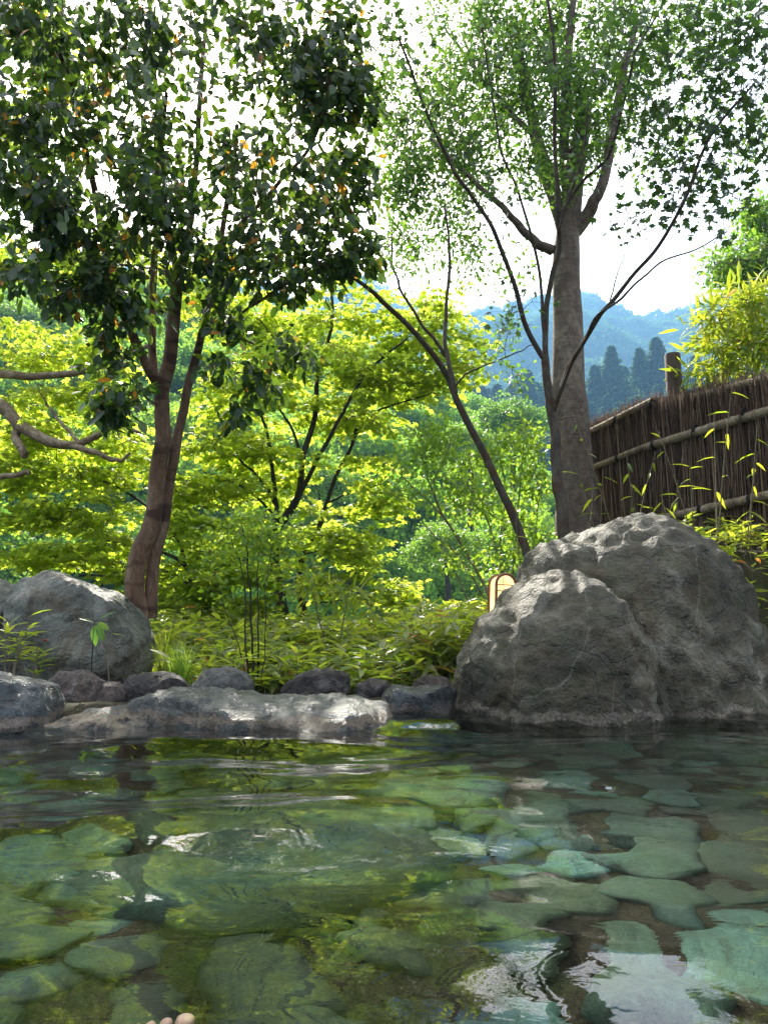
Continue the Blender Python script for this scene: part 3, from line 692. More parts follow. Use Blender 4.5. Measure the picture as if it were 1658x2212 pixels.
# 2 big tree right
k8 = 8.0 / 1658 / 2
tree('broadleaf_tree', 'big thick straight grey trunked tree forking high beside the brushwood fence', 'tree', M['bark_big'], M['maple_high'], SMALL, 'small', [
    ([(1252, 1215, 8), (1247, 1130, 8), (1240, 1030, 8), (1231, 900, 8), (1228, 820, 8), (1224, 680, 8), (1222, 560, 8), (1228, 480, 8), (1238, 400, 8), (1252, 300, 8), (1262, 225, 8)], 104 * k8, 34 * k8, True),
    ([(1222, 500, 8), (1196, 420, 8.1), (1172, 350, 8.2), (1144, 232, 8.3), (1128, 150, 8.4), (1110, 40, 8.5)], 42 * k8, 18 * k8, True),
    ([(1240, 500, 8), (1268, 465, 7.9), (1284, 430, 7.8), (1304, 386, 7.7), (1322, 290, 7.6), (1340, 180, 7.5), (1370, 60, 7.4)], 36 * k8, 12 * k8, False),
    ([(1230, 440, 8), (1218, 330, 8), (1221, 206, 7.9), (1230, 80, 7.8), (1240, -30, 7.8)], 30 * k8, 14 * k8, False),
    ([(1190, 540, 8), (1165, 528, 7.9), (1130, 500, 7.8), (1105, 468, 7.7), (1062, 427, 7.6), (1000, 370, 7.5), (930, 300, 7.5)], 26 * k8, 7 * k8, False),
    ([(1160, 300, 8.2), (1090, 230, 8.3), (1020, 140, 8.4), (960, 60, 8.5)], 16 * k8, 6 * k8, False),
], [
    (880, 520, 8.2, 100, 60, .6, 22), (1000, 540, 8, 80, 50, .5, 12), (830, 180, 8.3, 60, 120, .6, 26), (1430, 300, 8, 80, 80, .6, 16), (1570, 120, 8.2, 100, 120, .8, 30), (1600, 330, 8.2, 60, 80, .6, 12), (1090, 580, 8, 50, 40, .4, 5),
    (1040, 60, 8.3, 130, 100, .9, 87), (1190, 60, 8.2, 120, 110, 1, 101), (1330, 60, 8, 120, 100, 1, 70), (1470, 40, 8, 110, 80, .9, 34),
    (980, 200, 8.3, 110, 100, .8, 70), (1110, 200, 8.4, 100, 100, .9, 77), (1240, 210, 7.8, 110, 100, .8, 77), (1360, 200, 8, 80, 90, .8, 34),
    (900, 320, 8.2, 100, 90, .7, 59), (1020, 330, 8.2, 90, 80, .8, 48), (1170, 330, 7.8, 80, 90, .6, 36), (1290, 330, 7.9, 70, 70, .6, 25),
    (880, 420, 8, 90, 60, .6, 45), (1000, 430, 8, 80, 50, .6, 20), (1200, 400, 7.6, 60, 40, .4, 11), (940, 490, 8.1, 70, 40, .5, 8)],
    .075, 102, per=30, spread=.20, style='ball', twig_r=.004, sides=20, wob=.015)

# 3 slim maple in front of the big tree
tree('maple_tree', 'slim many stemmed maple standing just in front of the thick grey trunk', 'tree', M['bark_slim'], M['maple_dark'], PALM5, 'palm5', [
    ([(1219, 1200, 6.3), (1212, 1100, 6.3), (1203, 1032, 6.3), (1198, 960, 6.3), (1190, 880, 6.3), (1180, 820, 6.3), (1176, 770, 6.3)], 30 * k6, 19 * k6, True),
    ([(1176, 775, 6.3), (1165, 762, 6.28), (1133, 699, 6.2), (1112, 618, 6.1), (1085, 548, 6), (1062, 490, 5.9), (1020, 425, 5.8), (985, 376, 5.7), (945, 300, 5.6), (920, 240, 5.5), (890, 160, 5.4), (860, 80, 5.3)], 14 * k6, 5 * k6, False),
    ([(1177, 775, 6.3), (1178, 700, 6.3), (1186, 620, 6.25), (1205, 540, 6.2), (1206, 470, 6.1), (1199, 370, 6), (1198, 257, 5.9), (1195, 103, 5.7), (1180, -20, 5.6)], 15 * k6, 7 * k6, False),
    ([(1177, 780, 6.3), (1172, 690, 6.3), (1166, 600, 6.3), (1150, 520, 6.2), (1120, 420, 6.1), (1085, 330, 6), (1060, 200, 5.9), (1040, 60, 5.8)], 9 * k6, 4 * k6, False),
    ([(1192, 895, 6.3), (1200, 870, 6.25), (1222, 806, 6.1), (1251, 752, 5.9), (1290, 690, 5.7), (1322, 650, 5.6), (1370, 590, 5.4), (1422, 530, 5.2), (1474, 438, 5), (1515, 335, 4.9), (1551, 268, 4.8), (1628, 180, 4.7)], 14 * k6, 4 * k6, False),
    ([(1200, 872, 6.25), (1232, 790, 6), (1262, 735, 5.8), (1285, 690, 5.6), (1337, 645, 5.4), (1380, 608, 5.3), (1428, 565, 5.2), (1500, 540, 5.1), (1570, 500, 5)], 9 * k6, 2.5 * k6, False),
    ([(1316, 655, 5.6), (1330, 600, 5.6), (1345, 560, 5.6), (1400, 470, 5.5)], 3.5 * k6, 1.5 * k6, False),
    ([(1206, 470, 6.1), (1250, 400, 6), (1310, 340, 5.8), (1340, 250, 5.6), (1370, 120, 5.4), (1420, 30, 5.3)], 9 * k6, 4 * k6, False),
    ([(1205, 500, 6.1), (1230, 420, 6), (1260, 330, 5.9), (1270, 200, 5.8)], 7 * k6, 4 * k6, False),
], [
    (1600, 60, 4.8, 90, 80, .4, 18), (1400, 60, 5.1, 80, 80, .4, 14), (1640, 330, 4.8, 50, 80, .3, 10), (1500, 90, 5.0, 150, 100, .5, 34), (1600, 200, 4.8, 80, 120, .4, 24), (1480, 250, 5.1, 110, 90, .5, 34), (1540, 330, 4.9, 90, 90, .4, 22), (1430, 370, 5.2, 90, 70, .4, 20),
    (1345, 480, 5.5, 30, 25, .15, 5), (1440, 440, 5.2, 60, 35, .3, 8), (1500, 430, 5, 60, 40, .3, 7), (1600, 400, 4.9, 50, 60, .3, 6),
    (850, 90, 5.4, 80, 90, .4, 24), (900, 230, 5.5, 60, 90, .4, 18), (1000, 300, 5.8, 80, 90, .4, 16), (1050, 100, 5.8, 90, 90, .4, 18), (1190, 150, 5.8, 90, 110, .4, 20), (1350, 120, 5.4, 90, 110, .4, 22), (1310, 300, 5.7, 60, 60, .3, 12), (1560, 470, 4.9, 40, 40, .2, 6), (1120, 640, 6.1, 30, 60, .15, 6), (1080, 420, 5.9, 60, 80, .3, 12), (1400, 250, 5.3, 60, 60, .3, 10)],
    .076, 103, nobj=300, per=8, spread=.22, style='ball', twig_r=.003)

# 4 slanting sapling
k7 = 7.0 / 1658 / 2
tree('young_tree', 'slanting slim tree leaning left from behind the huge boulder', 'tree', M['bark_slim'], M['broad'], SMALL, 'small', [
    ([(1150, 1245, 7), (1140, 1205, 7), (1101, 1096, 7), (1069, 1032, 7), (1026, 946, 7), (988, 865, 7), (967, 817, 7), (929, 758, 6.9), (875, 699, 6.8), (822, 645, 6.7), (795, 624, 6.6), (740, 585, 6.5)], 23 * k7, 8 * k7, True),
    ([(983, 850, 7), (976, 815, 7.02), (964, 763, 7.1), (961, 683, 7.2), (969, 602, 7.3), (969, 520, 7.4), (960, 440, 7.4)], 13 * k7, 5 * k7, False),
    ([(962, 770, 7.1), (940, 735, 7.1), (913, 704, 7.1), (870, 634, 7), (850, 580, 7), (845, 500, 7)], 9 * k7, 4 * k7, False),
    ([(983, 835, 7), (1005, 808, 6.9), (1047, 790, 6.8), (1112, 763, 6.6), (1150, 745, 6.5)], 5 * k7, 2 * k7, False)],
    [(970, 560, 7.3, 60, 70, .4, 14), (860, 560, 7, 70, 60, .4, 16), (1080, 745, 6.7, 45, 30, .3, 8), (1120, 810, 6.7, 30, 30, .2, 5), (960, 450, 7.4, 60, 60, .4, 12), (1100, 690, 6.6, 30, 30, .2, 5), (1050, 600, 7, 50, 50, .4, 6), (780, 600, 6.6, 40, 30, .3, 5)],
    .06, 104, nobj=60, per=16, spread=.16, style='ball', twig_r=.0028)

# 5 maples in the centre
k9 = 9.0 / 1658 / 2
tree('maple_tree', 'yellow green maple with a black forking trunk at the picture centre', 'tree', M['bark_maple'], M['maple'], PALM, 'palm', [
    ([(612, 1345, 9), (606, 1295, 9), (592, 1209, 9), (599, 1143, 9), (616, 1118, 9), (646, 1067, 9), (653, 991, 9), (680, 900, 9), (687, 803, 9), (718, 697, 9), (715, 600, 9.1)], 30 * k9, 6 * k9, True),
    ([(600, 1140, 9), (597, 1090, 8.9), (588, 1016, 8.8), (578, 940, 8.7), (563, 895, 8.6)], 12 * k9, 6 * k9, False),
    ([(650, 1062, 9), (695, 976, 8.9), (741, 889, 8.8), (786, 813, 8.7), (830, 770, 8.6), (880, 730, 8.6)], 11 * k9, 4 * k9, False),
    ([(600, 1100, 9), (580, 1060, 8.9), (548, 1021, 8.8), (497, 981, 8.6), (406, 960, 8.5)], 9 * k9, 3 * k9, False),
    ([(598, 1120, 9), (560, 1080, 8.8), (507, 1042, 8.6), (440, 1020, 8.4)], 7 * k9, 3 * k9, False),
    ([(650, 990, 9), (632, 930, 9), (600, 880, 9), (565, 855, 9)], 8 * k9, 3 * k9, False),
    ([(687, 803, 9), (655, 790, 8.9), (600, 740, 8.8), (560, 690, 8.8)], 7 * k9, 3 * k9, False)],
    [(560, 700, 9, 110, 60, .7, 42), (720, 690, 9.2, 120, 70, .8, 51), (600, 790, 9, 120, 70, .8, 44), (770, 790, 8.8, 110, 60, .7, 42), (880, 720, 9.3, 100, 60, .7, 42), (500, 860, 8.8, 110, 60, .7, 40),
     (680, 900, 9.2, 100, 50, .7, 30), (560, 980, 8.8, 110, 50, .7, 38), (470, 960, 8.5, 70, 60, .6, 23), (480, 1060, 8.6, 110, 40, .6, 31), (640, 1040, 9.2, 90, 50, .7, 19), (520, 1160, 8.8, 110, 50, .7, 36), (430, 640, 9.3, 110, 50, .8, 30),
     (940, 660, 9.6, 80, 40, .6, 23)],
    .072, 105, nobj=60, per=46, spread=.30, style='flat', twig_r=.004, arch=.05)
tree('maple_tree', 'yellow green maple with a thin curved dark trunk right of the black forking one', 'tree', M['bark_maple'], M['maple'], PALM, 'palm', [
    ([(658, 1350, 9.3), (652, 1300, 9.3), (644, 1260, 9.3), (654, 1194, 9.3), (680, 1163, 9.3), (700, 1102, 9.3), (725, 1031, 9.3), (756, 970, 9.3), (776, 900, 9.3), (801, 849, 9.3)], 20 * k9, 6 * k9, True),
    ([(762, 950, 9.3), (785, 915, 9.3), (812, 889, 9.3), (860, 872, 9.2), (930, 850, 9.1)], 8 * k9, 3 * k9, False),
    ([(700, 1095, 9.3), (735, 1072, 9.2), (790, 1055, 9.1), (841, 1041, 9)], 6 * k9, 2.5 * k9, False),
    ([(656, 1195, 9.3), (690, 1190, 9), (740, 1170, 8.8), (790, 1150, 8.7)], 5 * k9, 2.5 * k9, False),
    ([(655, 1300, 9.3), (720, 1300, 9), (790, 1290, 8.8), (850, 1280, 8.7)], 5 * k9, 2.5 * k9, False)],
    [(860, 830, 9.2, 110, 50, .6, 42), (960, 790, 9.2, 80, 50, .6, 31), (780, 900, 9.2, 90, 40, .6, 25), (800, 1000, 9.1, 50, 40, .5, 12), (800, 1090, 9, 75, 38, .5, 27), (720, 1170, 9, 90, 40, .5, 30), (780, 1210, 8.8, 70, 35, .4, 19),
     (840, 1280, 8.8, 65, 32, .4, 25), (700, 1250, 9, 70, 40, .5, 19), (680, 1120, 9.5, 60, 60, .5, 11), (1010, 740, 9.3, 40, 40, .4, 11)],
    .072, 106, nobj=60, per=46, spread=.30, style='flat', twig_r=.004, arch=.05)
tree('maple_tree', 'low yellow green maple spreading behind the left boulder from a thin slanting trunk', 'tree', M['bark_maple'], M['maple'], PALM, 'palm', [
    ([(465, 1345, 8), (455, 1320, 8), (416, 1270, 8), (401, 1224, 8), (365, 1199, 7.9), (280, 1170, 7.8), (200, 1150, 7.7)], 14 * k9, 4 * k9, True),
    ([(416, 1270, 8), (370, 1238, 7.9), (330, 1232, 7.8), (250, 1240, 7.6), (170, 1245, 7.4)], 8 * k9, 3 * k9, False),
    ([(401, 1224, 8), (380, 1160, 8.1), (300, 1080, 8.2), (200, 1030, 8.2), (100, 1010, 8.2)], 8 * k9, 3 * k9, False)],
    [(60, 1030, 8.2, 110, 55, .7, 48), (200, 1010, 8.3, 100, 60, .7, 44), (60, 1120, 8, 110, 30, .6, 36), (200, 1100, 8, 90, 40, .7, 31), (100, 1200, 7.8, 110, 30, .6, 34), (240, 1190, 7.8, 90, 35, .6, 30), (400, 1130, 8, 60, 50, .5, 21),
     (420, 1230, 8, 70, 50, .5, 25), (460, 1300, 8, 90, 30, .5, 23), (370, 1300, 7.8, 40, 40, .4, 15), (300, 1250, 7.9, 60, 30, .5, 19), (400, 1060, 8.2, 60, 50, .5, 25), (520, 1240, 8.2, 80, 40, .5, 27), (60, 940, 8.3, 110, 40, .6, 27), (560, 1310, 8.2, 60, 25, .4, 12), (250, 930, 8.4, 80, 30, .5, 17)],
    .072, 107, nobj=60, per=46, spread=.29, style='flat', twig_r=.0035, arch=.04)
tree('maple_tree', 'old gnarled maple reaching thick bare limbs in from the left edge', 'tree', M['bark_gnarled'], M['maple'], PALM5, 'palm5', [
    ([(-420, 1330, 7.6), (-400, 1200, 7.6), (-350, 1050, 7.6), (-280, 960, 7.6), (-180, 880, 7.5)], 90 * k9, 50 * k9, True),
    ([(-200, 900, 7.5), (-90, 850, 7.4), (0, 877, 7.4), (46, 920, 7.4), (101, 950, 7.3), (152, 963, 7.3), (213, 940, 7.3), (254, 915, 7.3), (304, 935, 7.3)], 34 * k9, 5 * k9, False),
    ([(40, 915, 7.4), (35, 945, 7.4), (45, 965, 7.3), (55, 985, 7.3)], 18 * k9, 14 * k9, False),
    ([(-200, 890, 7.5), (-100, 815, 7.6), (0, 808, 7.6), (76, 813, 7.6), (188, 800, 7.6), (260, 775, 7.7), (330, 740, 7.8)], 24 * k9, 8 * k9, False),
    ([(150, 962, 7.3), (208, 978, 7.2), (240, 992, 7.2), (264, 994, 7.2), (281, 978, 7.2)], 12 * k9, 5 * k9, False),
    ([(-200, 980, 7.5), (-80, 1040, 7.3), (0, 1031, 7.2), (66, 1021, 7.2)], 18 * k9, 8 * k9, False),
    ([(170, 955, 7.3), (130, 910, 7.4), (100, 870, 7.5), (80, 830, 7.6)], 8 * k9, 3 * k9, False)],
    [(80, 770, 7.9, 110, 45, .5, 31), (60, 860, 7.8, 90, 30, .5, 19), (200, 870, 7.9, 80, 40, .5, 21), (200, 740, 8, 110, 40, .5, 21), (30, 700, 8.2, 60, 40, .5, 11), (100, 940, 7.8, 100, 25, .5, 17), (270, 830, 8.2, 60, 60, .5, 12), (290, 960, 7.8, 60, 40, .5, 12)],
    .085, 108, nobj=60, per=24, spread=.25, style='flat', twig_r=.004, arch=.05)
tree('maple_tree', 'light green maple showing through the camellia leaves at the top left', 'tree', M['bark_maple'], M['maple'], PALM5, 'palm5', [
    ([(-520, 1340, 9), (-500, 1000, 9), (-430, 600, 9), (-300, 300, 9), (-100, 120, 9), (60, 60, 8.8), (160, 40, 8.8)], 60 * k9, 8 * k9, True),
    ([(-430, 600, 9), (-200, 560, 9), (0, 540, 9), (150, 560, 9), (330, 580, 9)], 20 * k9, 5 * k9, False),
    ([(-300, 300, 9), (-100, 300, 9), (60, 280, 9), (180, 200, 9)], 16 * k9, 5 * k9, False)],
    [(90, 60, 9, 90, 70, .5, 34), (150, 170, 9, 70, 60, .5, 20), (40, 290, 9, 80, 50, .5, 18), (180, 560, 9.2, 140, 50, .6, 26), (30, 560, 9, 60, 50, .5, 8), (350, 560, 9.4, 90, 50, .5, 18), (470, 560, 9.4, 90, 50, .5, 10)],
    .10, 109, per=24, spread=.3, style='flat', twig_r=.004, arch=.05)

# 6 trees at the right edge
tree('broadleaf_tree', 'light green tree crown cut off by the right edge against the white sky', 'tree', M['bark_twig'], M['broad'], SMALL, 'small', [
    ([(1900, 1150, 14), (1880, 900, 14), (1820, 720, 14), (1740, 620, 13.5), (1650, 570, 13), (1580, 560, 13)], .16, .03, True),
    ([(1820, 720, 14), (1760, 640, 14), (1700, 520, 14), (1640, 470, 14)], .08, .02, False)],
    [(1640, 480, 13.5, 50, 60, .8, 50), (1600, 580, 13.2, 70, 50, .8, 66), (1660, 560, 13.5, 60, 90, .9, 70), (1545, 570, 13, 25, 20, .4, 8), (1740, 520, 14, 90, 110, 1, 60)],
    .12, 110, per=28, spread=.32, style='ball', twig_r=.007)
tree('bamboo_clump', 'yellow green bamboo arching over the far side of the fence at right', 'bamboo', M['bark_twig'], M['bamboo'], LANCE, 'lance', [
    ([(1760, 1000, 7.0), (1750, 800, 7.0), (1700, 690, 7.0), (1620, 650, 7), (1530, 640, 7)], .012, .004, True),
    ([(1790, 1000, 7.2), (1780, 850, 7.2), (1720, 760, 7.2), (1620, 740, 7.2), (1480, 730, 7)], .012, .003, False),
    ([(1740, 1000, 7.4), (1720, 880, 7.4), (1660, 810, 7.3), (1580, 800, 7.2), (1500, 830, 7.1)], .010, .003, False)],
    [(1620, 660, 7.2, 80, 50, .4, 46), (1600, 740, 7.2, 110, 50, .4, 60), (1520, 700, 7, 40, 30, .3, 10), (1560, 800, 7.2, 90, 25, .3, 26), (1670, 760, 7.3, 60, 90, .4, 40), (1540, 690, 7, 50, 30, .3, 12)],
    .19, 111, nobj=120, per=9, spread=.13, style='ball', twig_r=.002)

# 7 pale shrubs between the maples and the slanting tree
tree('shrub', 'pale thin stemmed shrub leaning left of the garden lantern', 'shrub', M['bark_twig'], M['shrub'], SMALL, 'small', [
    ([(1062, 1320, 7.8), (1047, 1268, 7.8), (999, 1182, 7.8), (945, 1091, 7.8), (924, 1032, 7.8), (900, 960, 7.9)], 9 * k8, 3 * k8, True),
    ([(1010, 1200, 7.8), (960, 1120, 7.7), (900, 1060, 7.6), (860, 1020, 7.6)], 4 * k8, 2 * k8, False),
    ([(1055, 1310, 7.8), (990, 1200, 7.6), (940, 1160, 7.5), (890, 1100, 7.5)], 4 * k8, 2 * k8, False),
    ([(1020, 1320, 7.8), (985, 1240, 7.7), (950, 1180, 7.6)], 4 * k8, 2 * k8, False),
    ([(930, 1050, 7.8), (960, 990, 7.8), (980, 930, 7.8)], 3 * k8, 1.5 * k8, False)],
    [(900, 980, 7.8, 60, 50, .4, 26), (960, 940, 7.8, 60, 50, .4, 22), (930, 1050, 7.7, 60, 40, .4, 14), (860, 1050, 7.6, 40, 40, .3, 8), (1000, 1080, 7.6, 50, 60, .3, 14), (980, 1200, 7.5, 60, 40, .3, 10)],
    .075, 112, nobj=60, per=16, spread=.17, style='ball', twig_r=.0022)
tree('shrub', 'pale green leafy shrub filling the gap between the slanting tree and thick trunk', 'shrub', M['bark_twig'], M['shrub'], SMALL, 'small', [
    ([(1095, 1320, 8.1), (1085, 1246, 8.1), (1060, 1150, 8.1), (1030, 1060, 8.1), (1010, 980, 8.1)], 7 * k8, 2.5 * k8, True),
    ([(1100, 1320, 8.1), (1110, 1200, 8.1), (1120, 1080, 8.2), (1130, 960, 8.2)], 6 * k8, 2 * k8, False),
    ([(1098, 1310, 8.1), (1080, 1180, 8.2), (1090, 1060, 8.3), (1070, 940, 8.3)], 5 * k8, 2 * k8, False),
    ([(1110, 1300, 8.1), (1150, 1180, 8.2), (1165, 1060, 8.2)], 5 * k8, 2 * k8, False)],
    [(1120, 960, 8.2, 55, 45, .4, 26), (1150, 1040, 8.2, 40, 60, .4, 24), (1060, 980, 8.2, 50, 50, .4, 20), (1040, 1080, 8.1, 60, 50, .4, 22), (1120, 1130, 8.1, 50, 50, .4, 18), (1080, 1210, 8, 60, 50, .4, 16), (1150, 1180, 8, 40, 40, .3, 12), (1000, 1000, 8.1, 40, 40, .3, 10)],
    .08, 113, nobj=60, per=17, spread=.17, style='ball', twig_r=.0022)
tree('nandina', 'slender dark stemmed nandina rising behind the grey brown cobble', 'shrub', M['bark_dark'], M['shrub'], SMALL, 'small', [
    ([(548, 1500, 5.3), (545, 1400, 5.3), (540, 1280, 5.3), (532, 1180, 5.3), (520, 1130, 5.3)], .010, .004, True),
    ([(556, 1500, 5.35), (558, 1380, 5.35), (556, 1260, 5.35), (562, 1150, 5.35)], .008, .003, False),
    ([(540, 1500, 5.25), (530, 1380, 5.25), (528, 1260, 5.25), (500, 1160, 5.2)], .008, .003, False),
    ([(560, 1505, 5.2), (572, 1400, 5.2), (575, 1260, 5.2), (590, 1170, 5.2)], .005, .002, False),
    ([(535, 1470, 5.3), (510, 1380, 5.3), (480, 1300, 5.3), (465, 1240, 5.3)], .004, .002, False)],
    [(545, 1140, 5.3, 80, 40, .3, 34), (600, 1170, 5.3, 50, 40, .25, 14), (490, 1180, 5.3, 50, 40, .25, 14), (560, 1220, 5.3, 60, 30, .2, 8), (470, 1260, 5.3, 30, 25, .15, 4), (600, 1250, 5.2, 30, 30, .15, 4)],
    .055, 114, nobj=60, per=12, spread=.13, style='ball', twig_r=.0015)
tree('shrub', 'thin leaning sapling with red brown stem before the maple trunks', 'shrub', M['bark_twig'], M['bamboo'], LANCE, 'lance', [
    ([(700, 1380, 6.6), (690, 1345, 6.6), (680, 1300, 6.6), (668, 1260, 6.6)], 5 * k7, 2.5 * k7, True),
    ([(735, 1380, 6.4), (745, 1320, 6.4), (752, 1270, 6.4), (720, 1240, 6.3)], 3 * k7, 1.5 * k7, False)],
    [(740, 1270, 6.4, 50, 30, .2, 8), (670, 1250, 6.5, 40, 25, .2, 6), (790, 1300, 6.4, 40, 30, .2, 5)],
    .16, 115, nobj=40, per=6, spread=.12, style='ball', twig_r=.002)

# ---------------------------------------------------------------- distant forest
def crown_mesh(name, seed, n_leaf, size, puffs, mat, shape=(1, 1, .8)):
    rr = np.random.default_rng(seed)
    pc = unit(rr.normal(size=(puffs, 3))); pc[:, 2] = np.abs(pc[:, 2]) * 1.0 - .25; pc *= np.array(shape) * rr.uniform(.55, .95, (puffs, 1))
    pr = rr.uniform(.22, .42, puffs); k = rr.integers(0, puffs, n_leaf)
    d = unit(rr.normal(size=(n_leaf, 3)) + np.array([0, 0, .35])); pos = pc[k] + d * (pr[k] * rr.uniform(.7, 1.05, n_leaf))[:, None]
    nrm = unit(d + rr.normal(0, .5, (n_leaf, 3))); dr = unit(rr.normal(size=(n_leaf, 3)))
    T = (np.array([(0, 0, 0), (-.42, .5, 0), (0, 1, -.1), (.42, .5, 0)], float), np.array([(0, 3, 1), (1, 3, 2)]))
    mb = MB(); ti = np.clip(rr.uniform(0, .6) + rr.uniform(-.1, .4, n_leaf) + .25 * (rr.uniform(size=puffs)[k] - .5), 0, .93)
    leaf_batch(mb, T, pos, dr, nrm, size * rr.uniform(.7, 1.3, n_leaf), ti)
    me = mb.mesh(name, smooth_=False); me.materials.append(mat); return me
def cedar_mesh(name, seed, n, size, mat):
    rr = np.random.default_rng(seed); t = rr.uniform(0, 1, n) ** .75; a = rr.uniform(0, 6.28, n)
    r = (1 - t) ** .8 * .24 * (1 + .30 * np.sin(t * 30 + 2 * np.sin(a * 3 + seed)) + .55 * noise(np.stack([np.cos(a) * 1.6, np.sin(a) * 1.6, t * 7 + seed], -1))) * rr.uniform(.5, 1.1, n)
    pos = np.stack([np.cos(a) * r, np.sin(a) * r, .12 + t * .88 - r * .25], -1); d = np.stack([np.cos(a), np.sin(a), -.5 + 0 * a], -1) + rr.normal(0, .4, (n, 3))
    T = (np.array([(0, 0, 0), (-.3, .5, 0), (0, 1, -.1), (.3, .5, 0)], float), np.array([(0, 3, 1), (1, 3, 2)]))
    mb = MB(); leaf_batch(mb, T, pos, d, unit(rr.normal(0, .6, (n, 3)) + [0, 0, 1]), size * rr.uniform(.6, 1.2, n), rr.uniform(0, .9, n))
    me = mb.mesh(name, smooth_=False); me.materials.append(mat); return me
def scatter(name, pts, rot, scl, idx, sources, label):
    """stuff: one object that instances a few crown meshes on its points"""
    col = bpy.data.collections.new(name + '_sources')
    for i, me in enumerate(sources):
        o = bpy.data.objects.new('%s_source_%02d' % (name, i), me); col.objects.link(o)
    me = bpy.data.meshes.new(name); me.vertices.add(len(pts)); me.vertices.foreach_set('co', np.asarray(pts, float).ravel())
    for nm, ty, val in (('rot', 'FLOAT_VECTOR', rot), ('scl', 'FLOAT_VECTOR', scl), ('idx', 'INT', idx)):
        a = me.attributes.new(nm, ty, 'POINT')
        if ty == 'FLOAT_VECTOR': a.data.foreach_set('vector', np.asarray(val, float).ravel())
        else: a.data.foreach_set('value', np.asarray(val, int))
    o = bpy.data.objects.new(name, me); COL.objects.link(o); tag(o, label, None, None, 'stuff')
    ng = bpy.data.node_groups.new(name, 'GeometryNodeTree')
    ng.interface.new_socket('Geometry', in_out='INPUT', socket_type='NodeSocketGeometry'); ng.interface.new_socket('Geometry', in_out='OUTPUT', socket_type='NodeSocketGeometry')
    gi = ng.nodes.new('NodeGroupInput'); go = ng.nodes.new('NodeGroupOutput'); ip = ng.nodes.new('GeometryNodeInstanceOnPoints')
    ci = ng.nodes.new('GeometryNodeCollectionInfo'); ci.inputs['Collection'].default_value = col
    ci.inputs['Separate Children'].default_value = True; ci.inputs['Reset Children'].default_value = True
    def attr(n, t):
        q = ng.nodes.new('GeometryNodeInputNamedAttribute'); q.data_type = t; q.inputs['Name'].default_value = n; return q.outputs['Attribute']
    L = ng.links.new
    L(gi.outputs[0], ip.inputs['Points']); L(ci.outputs[0], ip.inputs['Instance']); ip.inputs['Pick Instance'].default_value = True
    L(attr('idx', 'INT'), ip.inputs['Instance Index']); L(attr('rot', 'FLOAT_VECTOR'), ip.inputs['Rotation']); L(attr('scl', 'FLOAT_VECTOR'), ip.inputs['Scale'])
    L(ip.outputs[0], go.inputs[0])
    md = o.modifiers.new('scatter', 'NODES'); md.node_group = ng
    return o
near_cr = [crown_mesh('crown', 200 + k, 3800, .085, 34, M['forest']) for k in range(5)]
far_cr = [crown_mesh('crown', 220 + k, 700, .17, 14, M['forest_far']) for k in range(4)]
ced = [cedar_mesh('cedar', 240 + k, 2600, .075, M['cedar']) for k in range(3)]
def fill(zf, y0, y1, u0, u1, n, r0, r1, seed, cedars=0.0, sources=near_cr, lift=.35, grow=0.0):
    rr = np.random.default_rng(seed); y = rr.uniform(y0, y1, n) ; u = rr.uniform(u0, u1, n); x = u * y; z = zf(x, y)
    c = rr.uniform(size=n) < cedars
    s = rr.uniform(r0, r1, n) * (1 + grow * (y - y0) / (y1 - y0)); scl = np.stack([s, s, s * rr.uniform(.75, 1.15, n)], -1)
    hh = s * rr.uniform(2.6, 4.2, n); scl[c] = np.stack([hh, hh, hh], -1)[c]
    z = z + np.where(c, -.3, s * lift)
    idx = np.where(c, rr.integers(len(sources), len(sources) + 3, n), rr.integers(0, len(sources), n))
    return np.stack([x, y, z], -1), np.stack([0 * x, 0 * x, rr.uniform(0, 6.28, n)], -1), scl, idx
a = fill(h1, 20, 40, -1.0, .75, 460, 1.1, 2.2, 301, .0); b = fill(h1, 38, 88, -.95, .75, 1000, 1.8, 3.4, 302, .0)
scatter('hillside_forest', *[np.concatenate([q, r]) for q, r in zip(a, b)], near_cr + ced, 'mixed green forest covering the near valley side')
a = fill(h2, 112, 232, -.25, .95, 2400, 2.6, 4.6, 303, .7)
scatter('ridge_forest', *a, near_cr + ced, 'dark blue green conifer forest on the middle ridge')
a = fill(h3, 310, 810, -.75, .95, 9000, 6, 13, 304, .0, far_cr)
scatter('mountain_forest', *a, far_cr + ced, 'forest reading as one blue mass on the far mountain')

# single trees that stand out on the slopes
def lone(name, label, px, py, D, rad, me, mat, group, conifer=False, h=None):
    c = P(px, py, D)                                     # crown top
    if conifer:
        base = (float(c[0]), D, float(c[2]) - h); root = thing(name, label, 'tree', base, group)
        o = bpy.data.objects.new('crown', me); COL.objects.link(o); o.parent = root; o.scale = (h * .95, h * .95, h); o['kind'] = 'stuff'
        mb = MB(); tube(mb, [(0, 0, -2), (0, 0, h * .9)], [h * .02, h * .004], 6); mb.build('trunk', M['bark_maple'], root)
    else:
        base = (float(c[0]), D, float(c[2]) - rad * 2.4); root = thing(name, label, 'tree', base, group)
        o = bpy.data.objects.new('crown', me); COL.objects.link(o); o.parent = root; o.location = (0, 0, rad * 1.5); o.scale = (rad, rad, rad * .95); o['kind'] = 'stuff'
        mb = MB(); tube(mb, [(0, 0, -3), (.1, 0, rad * .6), (0, 0, rad * 1.4)], [rad * .09, rad * .07, rad * .03], 7); mb.build('trunk', M['bark_maple'], root)
big_cr = [crown_mesh('crown', 260 + k, 9000, .06, 60, M['broad'], (1, 1, .85)) for k in range(2)]
